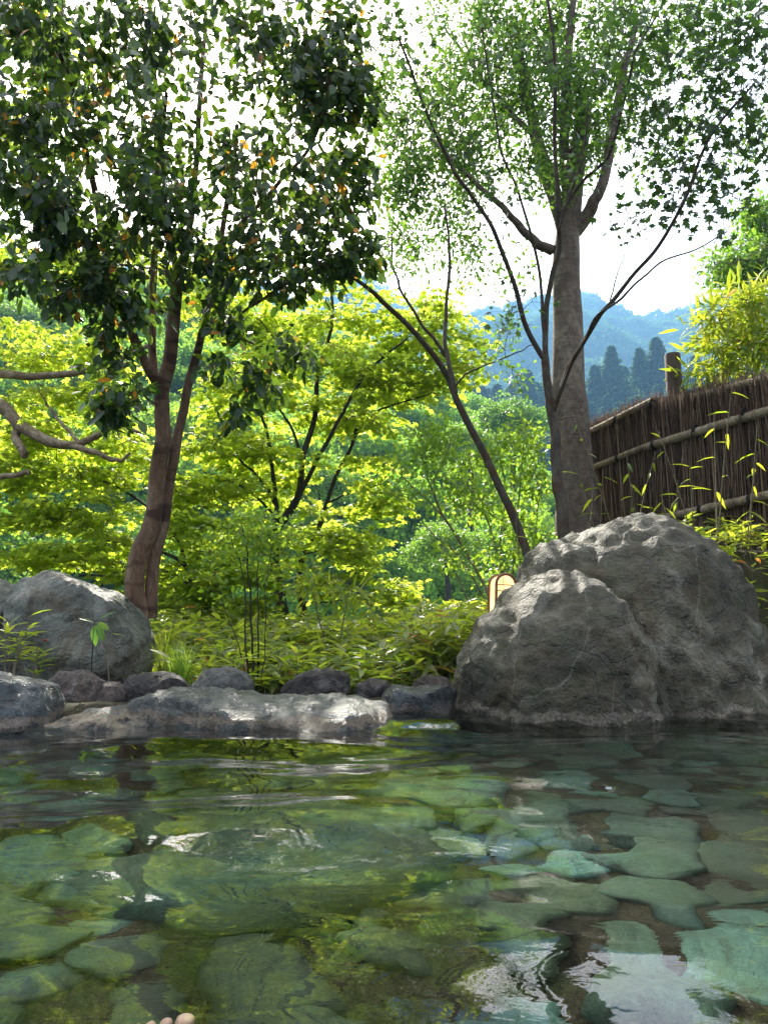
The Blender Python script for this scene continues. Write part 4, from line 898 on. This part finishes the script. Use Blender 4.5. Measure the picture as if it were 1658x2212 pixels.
for px, py, D, rad, k, lab in ((1100, 850, 48, 2.6, 0, 'rounded bright green tree on the slope left of the thick trunk'), (1010, 905, 40, 2.0, 1, 'smaller rounded green tree below the bright one on the slope'),
                               (60, 640, 60, 4.5, 1, 'pale green round tree high on the slope at the left edge'), (690, 985, 34, 1.7, 0, 'round green tree seen between the two maple trunks'), (960, 1115, 30, 1.6, 1, 'low green tree on the slope left of the lantern shrub')):
    lone('broadleaf_tree', lab, px, py, D, rad, big_cr[k], None, 'trees standing out on the valley side')
for px, py, h, k, lab in ((1318, 748, 12, 0, 'tallest blue green conifer on the ridge, right of the thick trunk'), (1378, 752, 9, 1, 'narrow conifer between the tallest one and the fence post'),
                       (1415, 730, 14, 2, 'broad dark conifer just left of the fence post'), (1442, 765, 13, 2, 'conifer right behind the top of the fence post'), (1282, 790, 11, 2, 'conifer beside the right edge of the thick trunk'),
                       (1140, 800, 10, 2, 'dim blue conifer just left of the slim maple stem'), (1500, 790, 11, 2, 'conifer between the fence post and the yellow bamboo')):
    lone('cedar_tree', lab, px, py, 190, 0, ced[k], None, 'conifers standing out on the ridge', True, h * 1.3)

# ---------------------------------------------------------------- brushwood fence
M['bamboo_pole'] = barkmat('bamboo_pole', (.11, .075, .045), (.24, .18, .12), (.36, .30, .22), (9, 9, 5), .004)
M['post'] = barkmat('post_wood', (.07, .045, .035), (.11, .075, .06), (.16, .12, .10), (12, 12, 2), .004)
M['brush'] = barkmat('brushwood', (.035, .020, .014), (.075, .045, .030), (.15, .10, .07), (30, 30, 3), .003)
m, ntm = newmat('brush_twigs'); g = N(ntm); at = g.n('ShaderNodeAttribute', attribute_name='tint').outputs['Fac']
g.pbr(g.ramp(at, [(0, (.038, .02, .012)), (.35, (.11, .062, .038)), (.7, (.23, .145, .09)), (1, (.44, .34, .25))]), .8, None, .3); M['brushtwig'] = m
m, ntm = newmat('black_rope'); g = N(ntm); g.pbr((.015, .013, .012), .9, None, .2); M['rope'] = m
F0 = np.array([2.38, 9.3]); F1 = np.array([3.95, 4.6]); FD = (F1 - F0); FL = np.linalg.norm(FD); FD = FD / FL; FN = np.array([-FD[1], FD[0]])
if FN @ (np.array([0, 0]) - F0) < 0: FN = -FN                         # faces the pool
def fp(s, z, off=0.0): q = F0 + FD * s + FN * off; return np.array([q[0], q[1], z])
fence = thing('brushwood_fence', 'dark brushwood fence with pale bamboo rails climbing to the right edge', 'fence', tuple(float(q) for q in fp(0, .9)))
fo = np.array(fence.location)
def topz(s): return 2.90 - .14 * np.maximum(s - 1.2, 0)
ns = 7000; rr = np.random.default_rng(61); s = rr.uniform(0, FL, ns); off = rr.normal(0, .03, ns); lean = rr.normal(0, .085, (ns, 2))
zt = topz(s) + np.abs(rr.normal(0, .06, ns)) - .03 + .08 * noise(np.stack([s * 3, 0 * s, 0 * s], -1)); zb = np.where(rr.uniform(size=ns) < .5, 1.0, rr.uniform(.9, 2.2, ns))
pts = []
for t in (0, .35, .7, 1):
    z = zb + (zt - zb) * t; ss = s + lean[:, 0] * (t - .3) + rr.normal(0, .01, ns); oo = off + lean[:, 1] * (t - .3) * .6
    pts.append(np.stack([F0[0] + FD[0] * ss + FN[0] * oo, F0[1] + FD[1] * ss + FN[1] * oo, z], -1))
pts = np.stack(pts, 1); rad = rr.uniform(.003, .0085, ns)[:, None] * np.array([1, .95, .8, .4])
mb = MB(); twigs(mb, pts, rad, 3, np.repeat(np.clip(rr.beta(1.6, 2.3, ns), 0, 1), 12)); o = mb.build('brushwood', M['brushtwig'], fence, fo); o['kind'] = 'stuff'
# thick stems bound into the brushwood, one by one
for i in range(44):
    s0 = .1 + i * (FL - .3) / 44 + rr.uniform(-.04, .04); mb = MB(); zt_ = topz(s0) - rr.uniform(-.08, .5)
    tube(mb, [fp(s0, .9, .045), fp(s0 + rr.normal(0, .04), 1.9, .05), fp(s0 + rr.normal(0, .07), zt_, .05)], [.009, .0075, .004], 5); mb.build('brush_stem', M['brush'], fence, fo)
mb = MB(); a, b, c, d = fp(0, .8, -.05), fp(FL, .8, -.05), fp(FL, topz(FL) - .12, -.05), fp(0, topz(0) - .12, -.05)
a2, b2, c2, d2 = fp(0, .8, -.07), fp(FL, .8, -.07), fp(FL, topz(FL) - .12, -.07), fp(0, topz(0) - .12, -.07)
mb.add([a, b, c, d, a2, b2, c2, d2], [(0, 1, 2, 3), (7, 6, 5, 4), (0, 4, 5, 1), (3, 2, 6, 7), (1, 5, 6, 2), (0, 3, 7, 4)]); mb.build('backing', M['brush'], fence, fo, False)
def s_at(px):                                                         # how far along the fence pixel column px lies
    u = (px - 829) / 1658.0 * 1.0
    best = min(np.linspace(-.2, FL, 600), key=lambda q: abs(PX([fp(q, 2.4)])[0][0] - px)); return float(best)
def pole(sa, sb, za, zb, r, off=.075):
    mb = MB(); n = 26; t = np.linspace(0, 1, n); pts = np.array([fp(sa + (sb - sa) * q, za + (zb - za) * q, off) for q in t])
    rad = np.full(n, r) * (1 + .03 * np.sin(t * 9)); L = sb - sa
    tube(mb, pts, rad, 12)
    k = np.arange(.12, L, .27)
    for q in k:                                                       # bamboo nodes
        c = fp(sa + q, za + (zb - za) * q / L, off); d = unit(pts[-1] - pts[0]); tube(mb, [c - d * .012, c - d * .004, c + d * .004, c + d * .012], [r * .99, r * 1.12, r * 1.12, r * .99], 12, cap=False)
    mb.build('rail', M['bamboo_pole'], fence, fo)
sp = s_at(1452); sm = s_at(1540); sj = s_at(1452 - 25)
pole(-.1, sj, 2.80, 2.86, .036); pole(s_at(1510), FL, 2.74, 2.40, .036, .03)
pole(-.1, s_at(1415), 2.36, 2.40, .037); pole(s_at(1412), FL, 2.39, 2.26, .045)
pole(-.1, s_at(1400), 1.58, 1.60, .036); pole(s_at(1398), FL, 1.60, 1.62, .042)
for s0, top in ((sp, 3.32), (FL - .2, 3.3)):
    mb = MB(); tube(mb, [fp(s0, .7, -.06), fp(s0, 2.4, -.06), fp(s0, top - .01, -.06), fp(s0, top, -.06)], [.085, .082, .08, .074], 18); mb.build('post', M['post'], fence, fo)
for s0 in np.arange(.35, FL, .62):
    for z0 in (2.82 if s0 < sj else 0, 2.38, 1.6):
        if not z0: continue
        mb = MB(); c = fp(s0, z0, .075); t = np.linspace(0, 2 * math.pi * 2.2, 34)
        ring = np.array([c + np.array([FN[0], FN[1], 0]) * .046 * math.cos(q) + np.array([0, 0, 1]) * .046 * math.sin(q) + np.array([FD[0], FD[1], 0]) * (.016 * (q / 7 - 1)) for q in t])
        tube(mb, ring, .008, 5); tube(mb, [c + np.array([FN[0], FN[1], 0]) * .045, c + np.array([FN[0] * .07, FN[1] * .07, -.03]), c + np.array([FN[0] * .06, FN[1] * .06, -.09])], .004, 4)
        mb.build('tie', M['rope'], fence, fo)

# ---------------------------------------------------------------- garden lantern
m, ntm = newmat('lamp_paper'); g = N(ntm); em = g.n('ShaderNodeEmission'); ov = g.n('ShaderNodeOutputMaterial')
v = g.coord('Object'); sep = g.n('ShaderNodeSeparateXYZ'); g.l(v, sep.inputs[0])
g.l(g.ramp(g.noise(v, 9, 3), [(.3, (1, .60, .22)), (.6, (1, .78, .42))]), em.inputs[0]); em.inputs[1].default_value = .46; g.l(em.outputs[0], ov.inputs[0]); M['lamp'] = m
m, ntm = newmat('lamp_copper'); g = N(ntm); v = g.coord('Object'); g.pbr(g.ramp(g.noise(v, 40, 4), [(.3, (.13, .035, .015)), (.7, (.26, .09, .04))]), .5, g.bump(g.noise(v, 90), .3, .002)); M['copper'] = m
Ylan = 6.2; lc = P(1084, 1299, Ylan); kk = Ylan / 1658; lw, ltop = 22 * kk, 57 * kk
lan = thing('garden_lantern', 'lit garden lantern with arched copper frame peeking over the boulder', 'lantern', (float(lc[0]), Ylan, float(lc[2])))
lan.rotation_euler = (0, R(2), R(14))
dep = .075
arch = [(-lw, -.12)] + [(-lw, ltop - lw)] + [(-lw * math.cos(a), ltop - lw + lw * math.sin(a)) for a in np.linspace(.12, math.pi - .12, 15)] + [(lw, ltop - lw), (lw, -.12)]
ar = np.array(arch)
mb = MB(); n = len(ar); sh = ar * np.array([.93, .97])
v = np.concatenate([np.stack([sh[:, 0], np.full(n, y), sh[:, 1]], -1) for y in (-dep + .004, dep - .004)])
mb.add(v, [(i, i + 1, n + i + 1, n + i) for i in range(n - 1)])
for o_ in (0, n):
    vv = np.concatenate([v[o_:o_ + n], [[0, v[o_][1], .02]]]); mb.add(vv, [(i, i + 1, n) for i in range(n - 1)])
mb.build('lamp_shade', M['lamp'], lan, smooth_=False)
for y in (-dep, dep):
    mb = MB(); tube(mb, np.stack([ar[:, 0], np.full(n, y), ar[:, 1]], -1), .0115, 8); mb.build('frame', M['copper'], lan)
for zc in (ltop - 36 * kk, ltop - 23 * kk):
    mb = MB(); tube(mb, [(-lw, -dep - .004, zc), (lw, -dep - .004, zc), ], .0035, 6); mb.build('crossbar', M['copper'], lan)
    mb = MB(); tube(mb, [(lw, -dep, zc), (lw, dep, zc)], .0035, 6); mb.build('crossbar', M['copper'], lan)
mb = MB(); tube(mb, [(-lw * .35, -dep - .004, ltop - .012), (-lw * .1, -dep - .004, -.1)], .0018, 5); mb.build('mullion', M['copper'], lan)
mb = MB(); tube(mb, [(0, 0, -.14), (0, 0, -.11)], [.1, .1], 16); tube(mb, [(0, 0, -.6), (0, 0, -.14)], .03, 10); mb.build('base', M['copper'], lan)

# ---------------------------------------------------------------- plants
def plant_mesh_parts(T, key, mat, stemmat, nstem, h, nleaf, ls, seed, lean=.25, up=.2, leafy=.5, sr=.0035):
    """a small clump: stems as one part, every leaf a part"""
    rr = np.random.default_rng(seed); mb = MB(); Pn, Dn, Nn, Sn = [], [], [], []
    for i in range(nstem):
        a = rr.uniform(0, 6.28); l = lean * rr.uniform(.3, 1); hh = h * rr.uniform(.65, 1.1)
        top = np.array([math.cos(a) * l * hh, math.sin(a) * l * hh, hh]); b0 = rr.normal(0, .03, 3) * [1, 1, 0]
        c = catmull(np.array([b0, b0 + top * .5 + [0, 0, .05 * hh], b0 + top]), 4); tube(mb, c, np.linspace(sr, sr * .45, len(c)), 4)
        for j in range(nleaf):
            t = leafy + (1 - leafy) * (j + .5) / nleaf; p = c[min(len(c) - 1, int(t * (len(c) - 1) + .5))]; a2 = a + j * 2.4 + rr.normal(0, .4)
            Pn.append(p); Dn.append([math.cos(a2), math.sin(a2), up + rr.normal(0, .25)]); Nn.append([rr.normal(0, .2), rr.normal(0, .2), 1]); Sn.append(ls * rr.uniform(.7, 1.15))
    return mb, np.array(Pn), np.array(Dn, float), np.array(Nn, float), np.array(Sn), rr.uniform(0, 1, len(Pn))
def plant(name, label, cat, T, key, mat, loc, group=None, stem=None, **kw):
    root = thing(name, label, cat, tuple(float(q) for q in loc), group)
    mb, a, b, c, d, e = plant_mesh_parts(T, key, mat, None, **kw)
    mb.build('stems', stem or M['bark_twig'], root); leaf_objects(T, key, mat, a, b, c, d, e, root, (0, 0, 0))
    return root
SASA = T_lance(.24, .22)
# undergrowth of dwarf bamboo on the bank
def inbank(n, seed, x0, x1, y0, y1):
    rr = np.random.default_rng(seed); y = rr.uniform(y0, y1, n); x = rr.uniform(x0, x1, n); return x, y, rr
mbS, mbL = MB(), MB()
def sasa_fill(n, seed, x0, x1, y0, y1, h0, h1, hf=None, ls=(.10, .19), LT=SASA):
    x, y, rr = inbank(n, seed, x0, x1, y0, y1)
    z = gz(x, y); h = rr.uniform(h0, h1, n)
    if hf is not None: h = h * hf(x, y)
    K = 7; lean = rr.normal(0, .22, (n, 2)) * h[:, None]
    pts = np.stack([np.stack([x + lean[:, 0] * t * t, y + lean[:, 1] * t * t, z + h * t], -1) for t in (0, .35, .7, 1)], 1)
    twigs(mbS, pts, np.tile([.003, .0026, .002, .0012], (n, 1)), 3, .4)
    for j in range(K):
        t = rr.uniform(.35, 1, n); p = np.stack([x + lean[:, 0] * t * t, y + lean[:, 1] * t * t, z + h * t], -1)
        a = rr.uniform(0, 6.28, n); d = np.stack([np.cos(a), np.sin(a), rr.normal(.25, .35, n)], -1)
        leaf_batch(mbL, LT, p, d, np.array([0, 0, 1]) + rr.normal(0, .3, (n, 3)), rr.uniform(ls[0], ls[1], n), np.clip(rr.beta(2, 2, n) + .06, 0, 1))
low = lambda x, y: (.5 + .4 * smooth((y - 5.1) / 1.2)) * (.72 + .35 * smooth((x + .3) / .9))
sasa_fill(1150, 71, -1.9, 1.1, 5.15, 8.6, .2, .46, low)
sasa_fill(700, 76, -1.9, 1.1, 5.1, 8.0, .1, .34, low, (.04, .08), OVAL)
sasa_fill(240, 77, -1.9, 1.1, 5.1, 7.0, .12, .36, low, (.10, .16), T_lance(.10, .4))
sasa_fill(260, 72, .2, 1.1, 5.3, 6.5, .3, .5)
sasa_fill(420, 74, -4.6, -1.6, 5.9, 8.6, .2, .42)
mbS.build('stems', M['bark_twig']).name = 'undergrowth_stems'
us = bpy.data.objects['undergrowth_stems']; tag(us, 'thin brown stems of the dwarf bamboo on the bank', None, None, 'stuff')
o = mbL.build('undergrowth', M['sasa']); tag(o, 'dense yellow green dwarf bamboo covering the bank behind the edge rocks', None, None, 'stuff')
mbS, mbL = MB(), MB()
sasa_fill(380, 73, 2.1, 4.6, 5.2, 7.2, .12, .30, lambda x, y: .5 + .6 * smooth((x - 2.3) / .6), (.08, .16))
o = mbL.build('undergrowth', M['sasa']); tag(o, 'leafy ground plants at the foot of the brushwood fence', None, None, 'stuff')
o = mbS.build('undergrowth_stems', M['bark_twig']); tag(o, 'thin stems of the ground plants below the fence', None, None, 'stuff')
# front row of single dwarf bamboo plants
GP = 'dwarf bamboo plants along the front of the bank'
ORD = ['first', 'second', 'third', 'fourth', 'fifth', 'sixth', 'seventh', 'eighth', 'ninth', 'tenth', 'eleventh', 'twelfth', 'thirteenth', 'fourteenth', 'fifteenth', 'sixteenth']
protos = []
for k in range(4): protos.append(plant('dwarf_bamboo', 'x', 'plant', SASA, 'sasa', M['sasa'], (0, 0, 0), GP, nstem=3, h=.26, nleaf=4, ls=.165, seed=80 + k, lean=.4, up=.35, leafy=.35))
xs_ = np.concatenate([np.linspace(-1.02, -1.42, 5), np.linspace(-.82, .62, 16)]); rr = np.random.default_rng(81)
for i, x in enumerate(xs_):
    o = protos[i] if i < 4 else copy_tree(protos[i % 4]); y = 5.2 + .22 * (i % 3) + rr.uniform(0, .12)
    o.location = (x, y, float(gz(np.array([x]), np.array([y]))[0]) - .01); o.rotation_euler.z = rr.uniform(0, 6.28); s_ = rr.uniform(.85, 1.3); o.scale = (s_, s_, s_)
    o['label'] = '%s dwarf bamboo plant %s of the nandina stems, in the front row' % ((ORD[i], 'left') if i < 5 else (ORD[i - 5], 'right'))
# grass tuft
def tuft(name, label, loc, n, h, seed, mat):
    rr = np.random.default_rng(seed); root = thing(name, label, 'grass', tuple(float(q) for q in loc)); mb = MB()
    for i in range(n):
        a = rr.uniform(0, 6.28); l = rr.uniform(.15, .8); hh = h * rr.uniform(.5, 1.05); t = np.linspace(0, 1, 7)
        c = np.stack([math.cos(a) * l * hh * t ** 1.8, math.sin(a) * l * hh * t ** 1.8, hh * (t * 1.25 - .35 * l * t ** 3)], -1) + rr.normal(0, .025, 3) * [1, 1, 0]
        wv = np.array([-math.sin(a), math.cos(a), 0]) * .0035; wd = (1 - t ** 2)[:, None] * wv
        v = np.concatenate([c - wd, c + wd]); mb.add(v, [(j, j + 1, 8 + j, 7 + j) for j in range(6)], rr.uniform(0, .9))
    o = mb.build('blades', mat, root); o['kind'] = 'stuff'; return root
p = P(392, 1478, 5.0); tuft('grass_tuft', 'bright green grass tuft between the dark brown rock and the cobble', (p[0], 5.0, gz(np.array([p[0]]), np.array([5.0]))[0]), 150, .36, 91, M['grass'])
p = P(350, 1470, 5.4); tuft('grass_tuft', 'thin orange green grass right beside the peaked boulder', (p[0], 5.4, gz(np.array([p[0]]), np.array([5.4]))[0]), 70, .42, 92, M['sasa'])
# plants by the left boulders
def at(px, Y): x = P(px, 1400, Y)[0]; return (x, Y, float(gz(np.array([x]), np.array([Y]))[0]))
def atz(px, py, Y): q = P(px, py, Y); return (q[0], Y, q[2])
plant('dwarf_bamboo', 'yellow spiky leaved plant at the left edge in front of the cracked boulder', 'plant', T_lance(.15, .2), 'lance2', M['bamboo'], atz(18, 1470, 4.75), None, nstem=7, h=.36, nleaf=6, ls=.15, seed=93, lean=.35, up=.4, leafy=.25)
plant('dwarf_bamboo', 'low reddish yellow plant in front of the peaked boulder', 'plant', T_lance(.15, .2), 'lance2', M['sasa'], atz(78, 1475, 4.75), None, nstem=6, h=.20, nleaf=5, ls=.12, seed=94, lean=.5, up=.4, leafy=.2)
# flower
m, ntm = newmat('red_petal'); g = N(ntm); g.pbr((.5, .02, .02), .5); M['petal'] = m
q = atz(86, 1460, 4.7); fl = thing('red_flower', 'single small red flower on a thin stalk before the peaked boulder', 'flower', q)
mb = MB(); tube(mb, [(0, 0, 0), (.01, 0, .11), (.018, 0, .2)], [.003, .0025, .002], 5); mb.build('stem', M['grass'], fl)
for k in range(6):
    a = k * 1.05; mb = MB(); leaf_batch(mb, OVAL, np.array([[.018, 0, .2]]), np.array([[math.cos(a), math.sin(a), .9]]), np.array([[-math.cos(a), -math.sin(a), .8]]), np.array([.028]), np.array([.5])); mb.build('petal', M['petal'], fl)
# sapling before the boulder
q = np.array(atz(197, 1470, 4.72)); sp_ = thing('sapling', 'thin sapling with a few broad leaves standing before the peaked boulder', 'plant', tuple(q))
stem = np.array([P(a, b, 4.72) for a, b in ((197, 1470), (199, 1420), (203, 1370), (204, 1345), (212, 1340))]) ; mb = MB(); tube(mb, catmull(stem, 4), np.linspace(.0045, .002, 17), 5); mb.build('stem', M['bark_dark'], sp_, q)
for (a, b, c, d, s_, ti, nz) in ((204, 1345, 172, 1333, .10, .4, 1), (212, 1342, 246, 1318, .12, .3, .9), (212, 1345, 236, 1360, .075, .8, .3), (204, 1350, 206, 1395, .13, .1, .2), (210, 1348, 225, 1385, .10, .15, .3)):
    p0, p1 = P(a, b, 4.72), P(c, d, 4.68); leaf_objects(T_oval(.36), 'oval_b', M['broad'], p0[None], (p1 - p0)[None], np.array([[0.1, -1 + nz * .5, nz]]), np.array([np.linalg.norm(p1 - p0)]), np.array([ti]), sp_, q)
q = np.array(atz(236, 1476, 4.74)); sp_ = thing('twig_sprout', 'thin bare drooping sprout right of the broad leaved sapling', 'plant', tuple(q))
stem = np.array([P(a, b, 4.74) for a, b in ((236, 1476), (233, 1430), (234, 1385), (240, 1368), (252, 1364))]); mb = MB(); tube(mb, catmull(stem, 4), np.linspace(.003, .001, 17), 5); mb.build('stem', M['bark_twig'], sp_, q)
p0 = P(240, 1370, 4.74); leaf_objects(T_lance(.12, .3), 'lance3', M['bamboo'], p0[None], np.array([[1, 0, .1]]), np.array([[0, -.3, 1.]]), np.array([.09]), np.array([.9]), sp_, q)
# bamboo sprouts in front of the fence
BS = 'bamboo sprouts in front of the brushwood fence'
spots = [(1300, 1130, 960, 7.6, 'sprout with two upright leaves beside the left end of the fence'), (1385, 1150, 985, 7.0, 'sprout crossing the middle rail left of the post'), (1445, 1160, 1010, 6.6, 'sprout with a bright green leaf pair below the middle rail'),
         (1500, 1170, 930, 6.4, 'tall thin sprout reaching the middle rail right of the post'), (1560, 1190, 860, 6.2, 'tall sprout with hanging leaves near the top right rail'), (1610, 1200, 940, 6.0, 'leafy sprout close to the right edge of the fence'),
         (1350, 1120, 880, 7.6, 'sprout whose leaves stand above the left top rail'), (1250, 1120, 960, 6.0, 'lone green sprout in front of the thick grey trunk'), (1135, 1230, 1080, 6.4, 'slim upright sprout left of the slim maple foot')]
for i, (px, py, pt, Y, lab) in enumerate(spots):
    p0, p1 = P(px, py, Y), P(px + (-18 if i % 2 else 12), pt, Y); h = p1[2] - p0[2] ; z0 = min(p0[2], float(gz(np.array([p0[0]]), np.array([Y]))[0])); h = p1[2] - z0
    plant('bamboo_sprout', lab, 'plant', T_lance(.17, .25), 'lance4', M['bamboo'], (p0[0], Y, z0), BS, stem=M['bark_twig'], nstem=2 if i < 7 else 1, h=h, nleaf=4, ls=.17, seed=120 + i, lean=.3, up=-.15, leafy=.3, sr=.0065)

# ---------------------------------------------------------------- bather's foot under water, toe tips at the bottom edge
m, ntm = newmat('skin'); g = N(ntm); b = g.pbr((.62, .38, .28), .45); b.inputs['Subsurface Weight'].default_value = .15; b.inputs['Subsurface Radius'].default_value = (.02, .008, .004); M['skin'] = m
def skin_obj(name, verts, edges, radii, mat, root_i, parent=None, loc=(0, 0, 0), lv=2):
    me = bpy.data.meshes.new(name); me.from_pydata(verts, edges, []); me.materials.append(mat)
    o = bpy.data.objects.new(name, me); COL.objects.link(o); o.location = loc
    if parent: o.parent = parent
    o.modifiers.new('skin', 'SKIN')
    sl = me.skin_vertices[0] if len(me.skin_vertices) else None
    if sl is None:
        bm = bmesh.new(); bm.from_mesh(me); bm.verts.layers.skin.verify(); bm.to_mesh(me); bm.free(); sl = me.skin_vertices[0]
    for i, r in enumerate(radii): sl.data[i].radius = (r, r) if not isinstance(r, tuple) else r; sl.data[i].use_root = (i == root_i)
    s = o.modifiers.new('sub', 'SUBSURF'); s.levels = lv; s.render_levels = lv
    for p_ in me.polygons: p_.use_smooth = True
    return o
fx, fy, fz = -.301, 1.09, -.300
V = [(0, -.75, -.02), (0, -.42, -.05), (0, -.10, -.09), (0, -.02, -.08), (.0, .02, -.02), (.0, .035, .05)]
E = [(0, 1), (1, 2), (2, 3), (3, 4), (4, 5)]; Rr_ = [.055, .05, .036, .036, (.038, .026), (.042, .020)]
for i, (dx, L, r) in enumerate(((.036, .064, .0135), (.014, .058, .0085), (-.004, .052, .008), (-.021, .046, .0078), (-.037, .038, .0075))):
    b0 = len(V); V += [(dx, .045, .075), (dx * 1.06, .040, .075 + L * .55), (dx * 1.08, .030, .075 + L)]
    E += [(5, b0), (b0, b0 + 1), (b0 + 1, b0 + 2)]; Rr_ += [r * 1.05, r * .95, r]
foot = skin_obj('person', V, E, Rr_, M['skin'], 1, None, (fx, fy, fz))
tag(foot, 'bare toe tips of a bather stretched out under the water at the bottom edge', 'person')

# ---------------------------------------------------------------- haze
m, ntm = newmat('haze_air'); g = N(ntm); pv = g.n('ShaderNodeVolumePrincipled'); pv.inputs['Color'].default_value = (.17, .36, .62, 1)
pv.inputs['Density'].default_value = .0009; pv.inputs['Anisotropy'].default_value = .25; o = g.n('ShaderNodeOutputMaterial'); g.l(pv.outputs[0], o.inputs['Volume'])
x0, x1, y0, y1, z0, z1 = -1250, 1250, -1250, 1250, -11, 400
mb = MB(); mb.add([(x0, y0, z0), (x1, y0, z0), (x1, y1, z0), (x0, y1, z0), (x0, y0, z1), (x1, y0, z1), (x1, y1, z1), (x0, y1, z1)],
                  [(0, 3, 2, 1), (4, 5, 6, 7), (0, 1, 5, 4), (1, 2, 6, 5), (2, 3, 7, 6), (3, 0, 4, 7)])
tag(mb.build('haze', m, smooth_=False), 'thin pale valley haze', None, None, 'stuff')
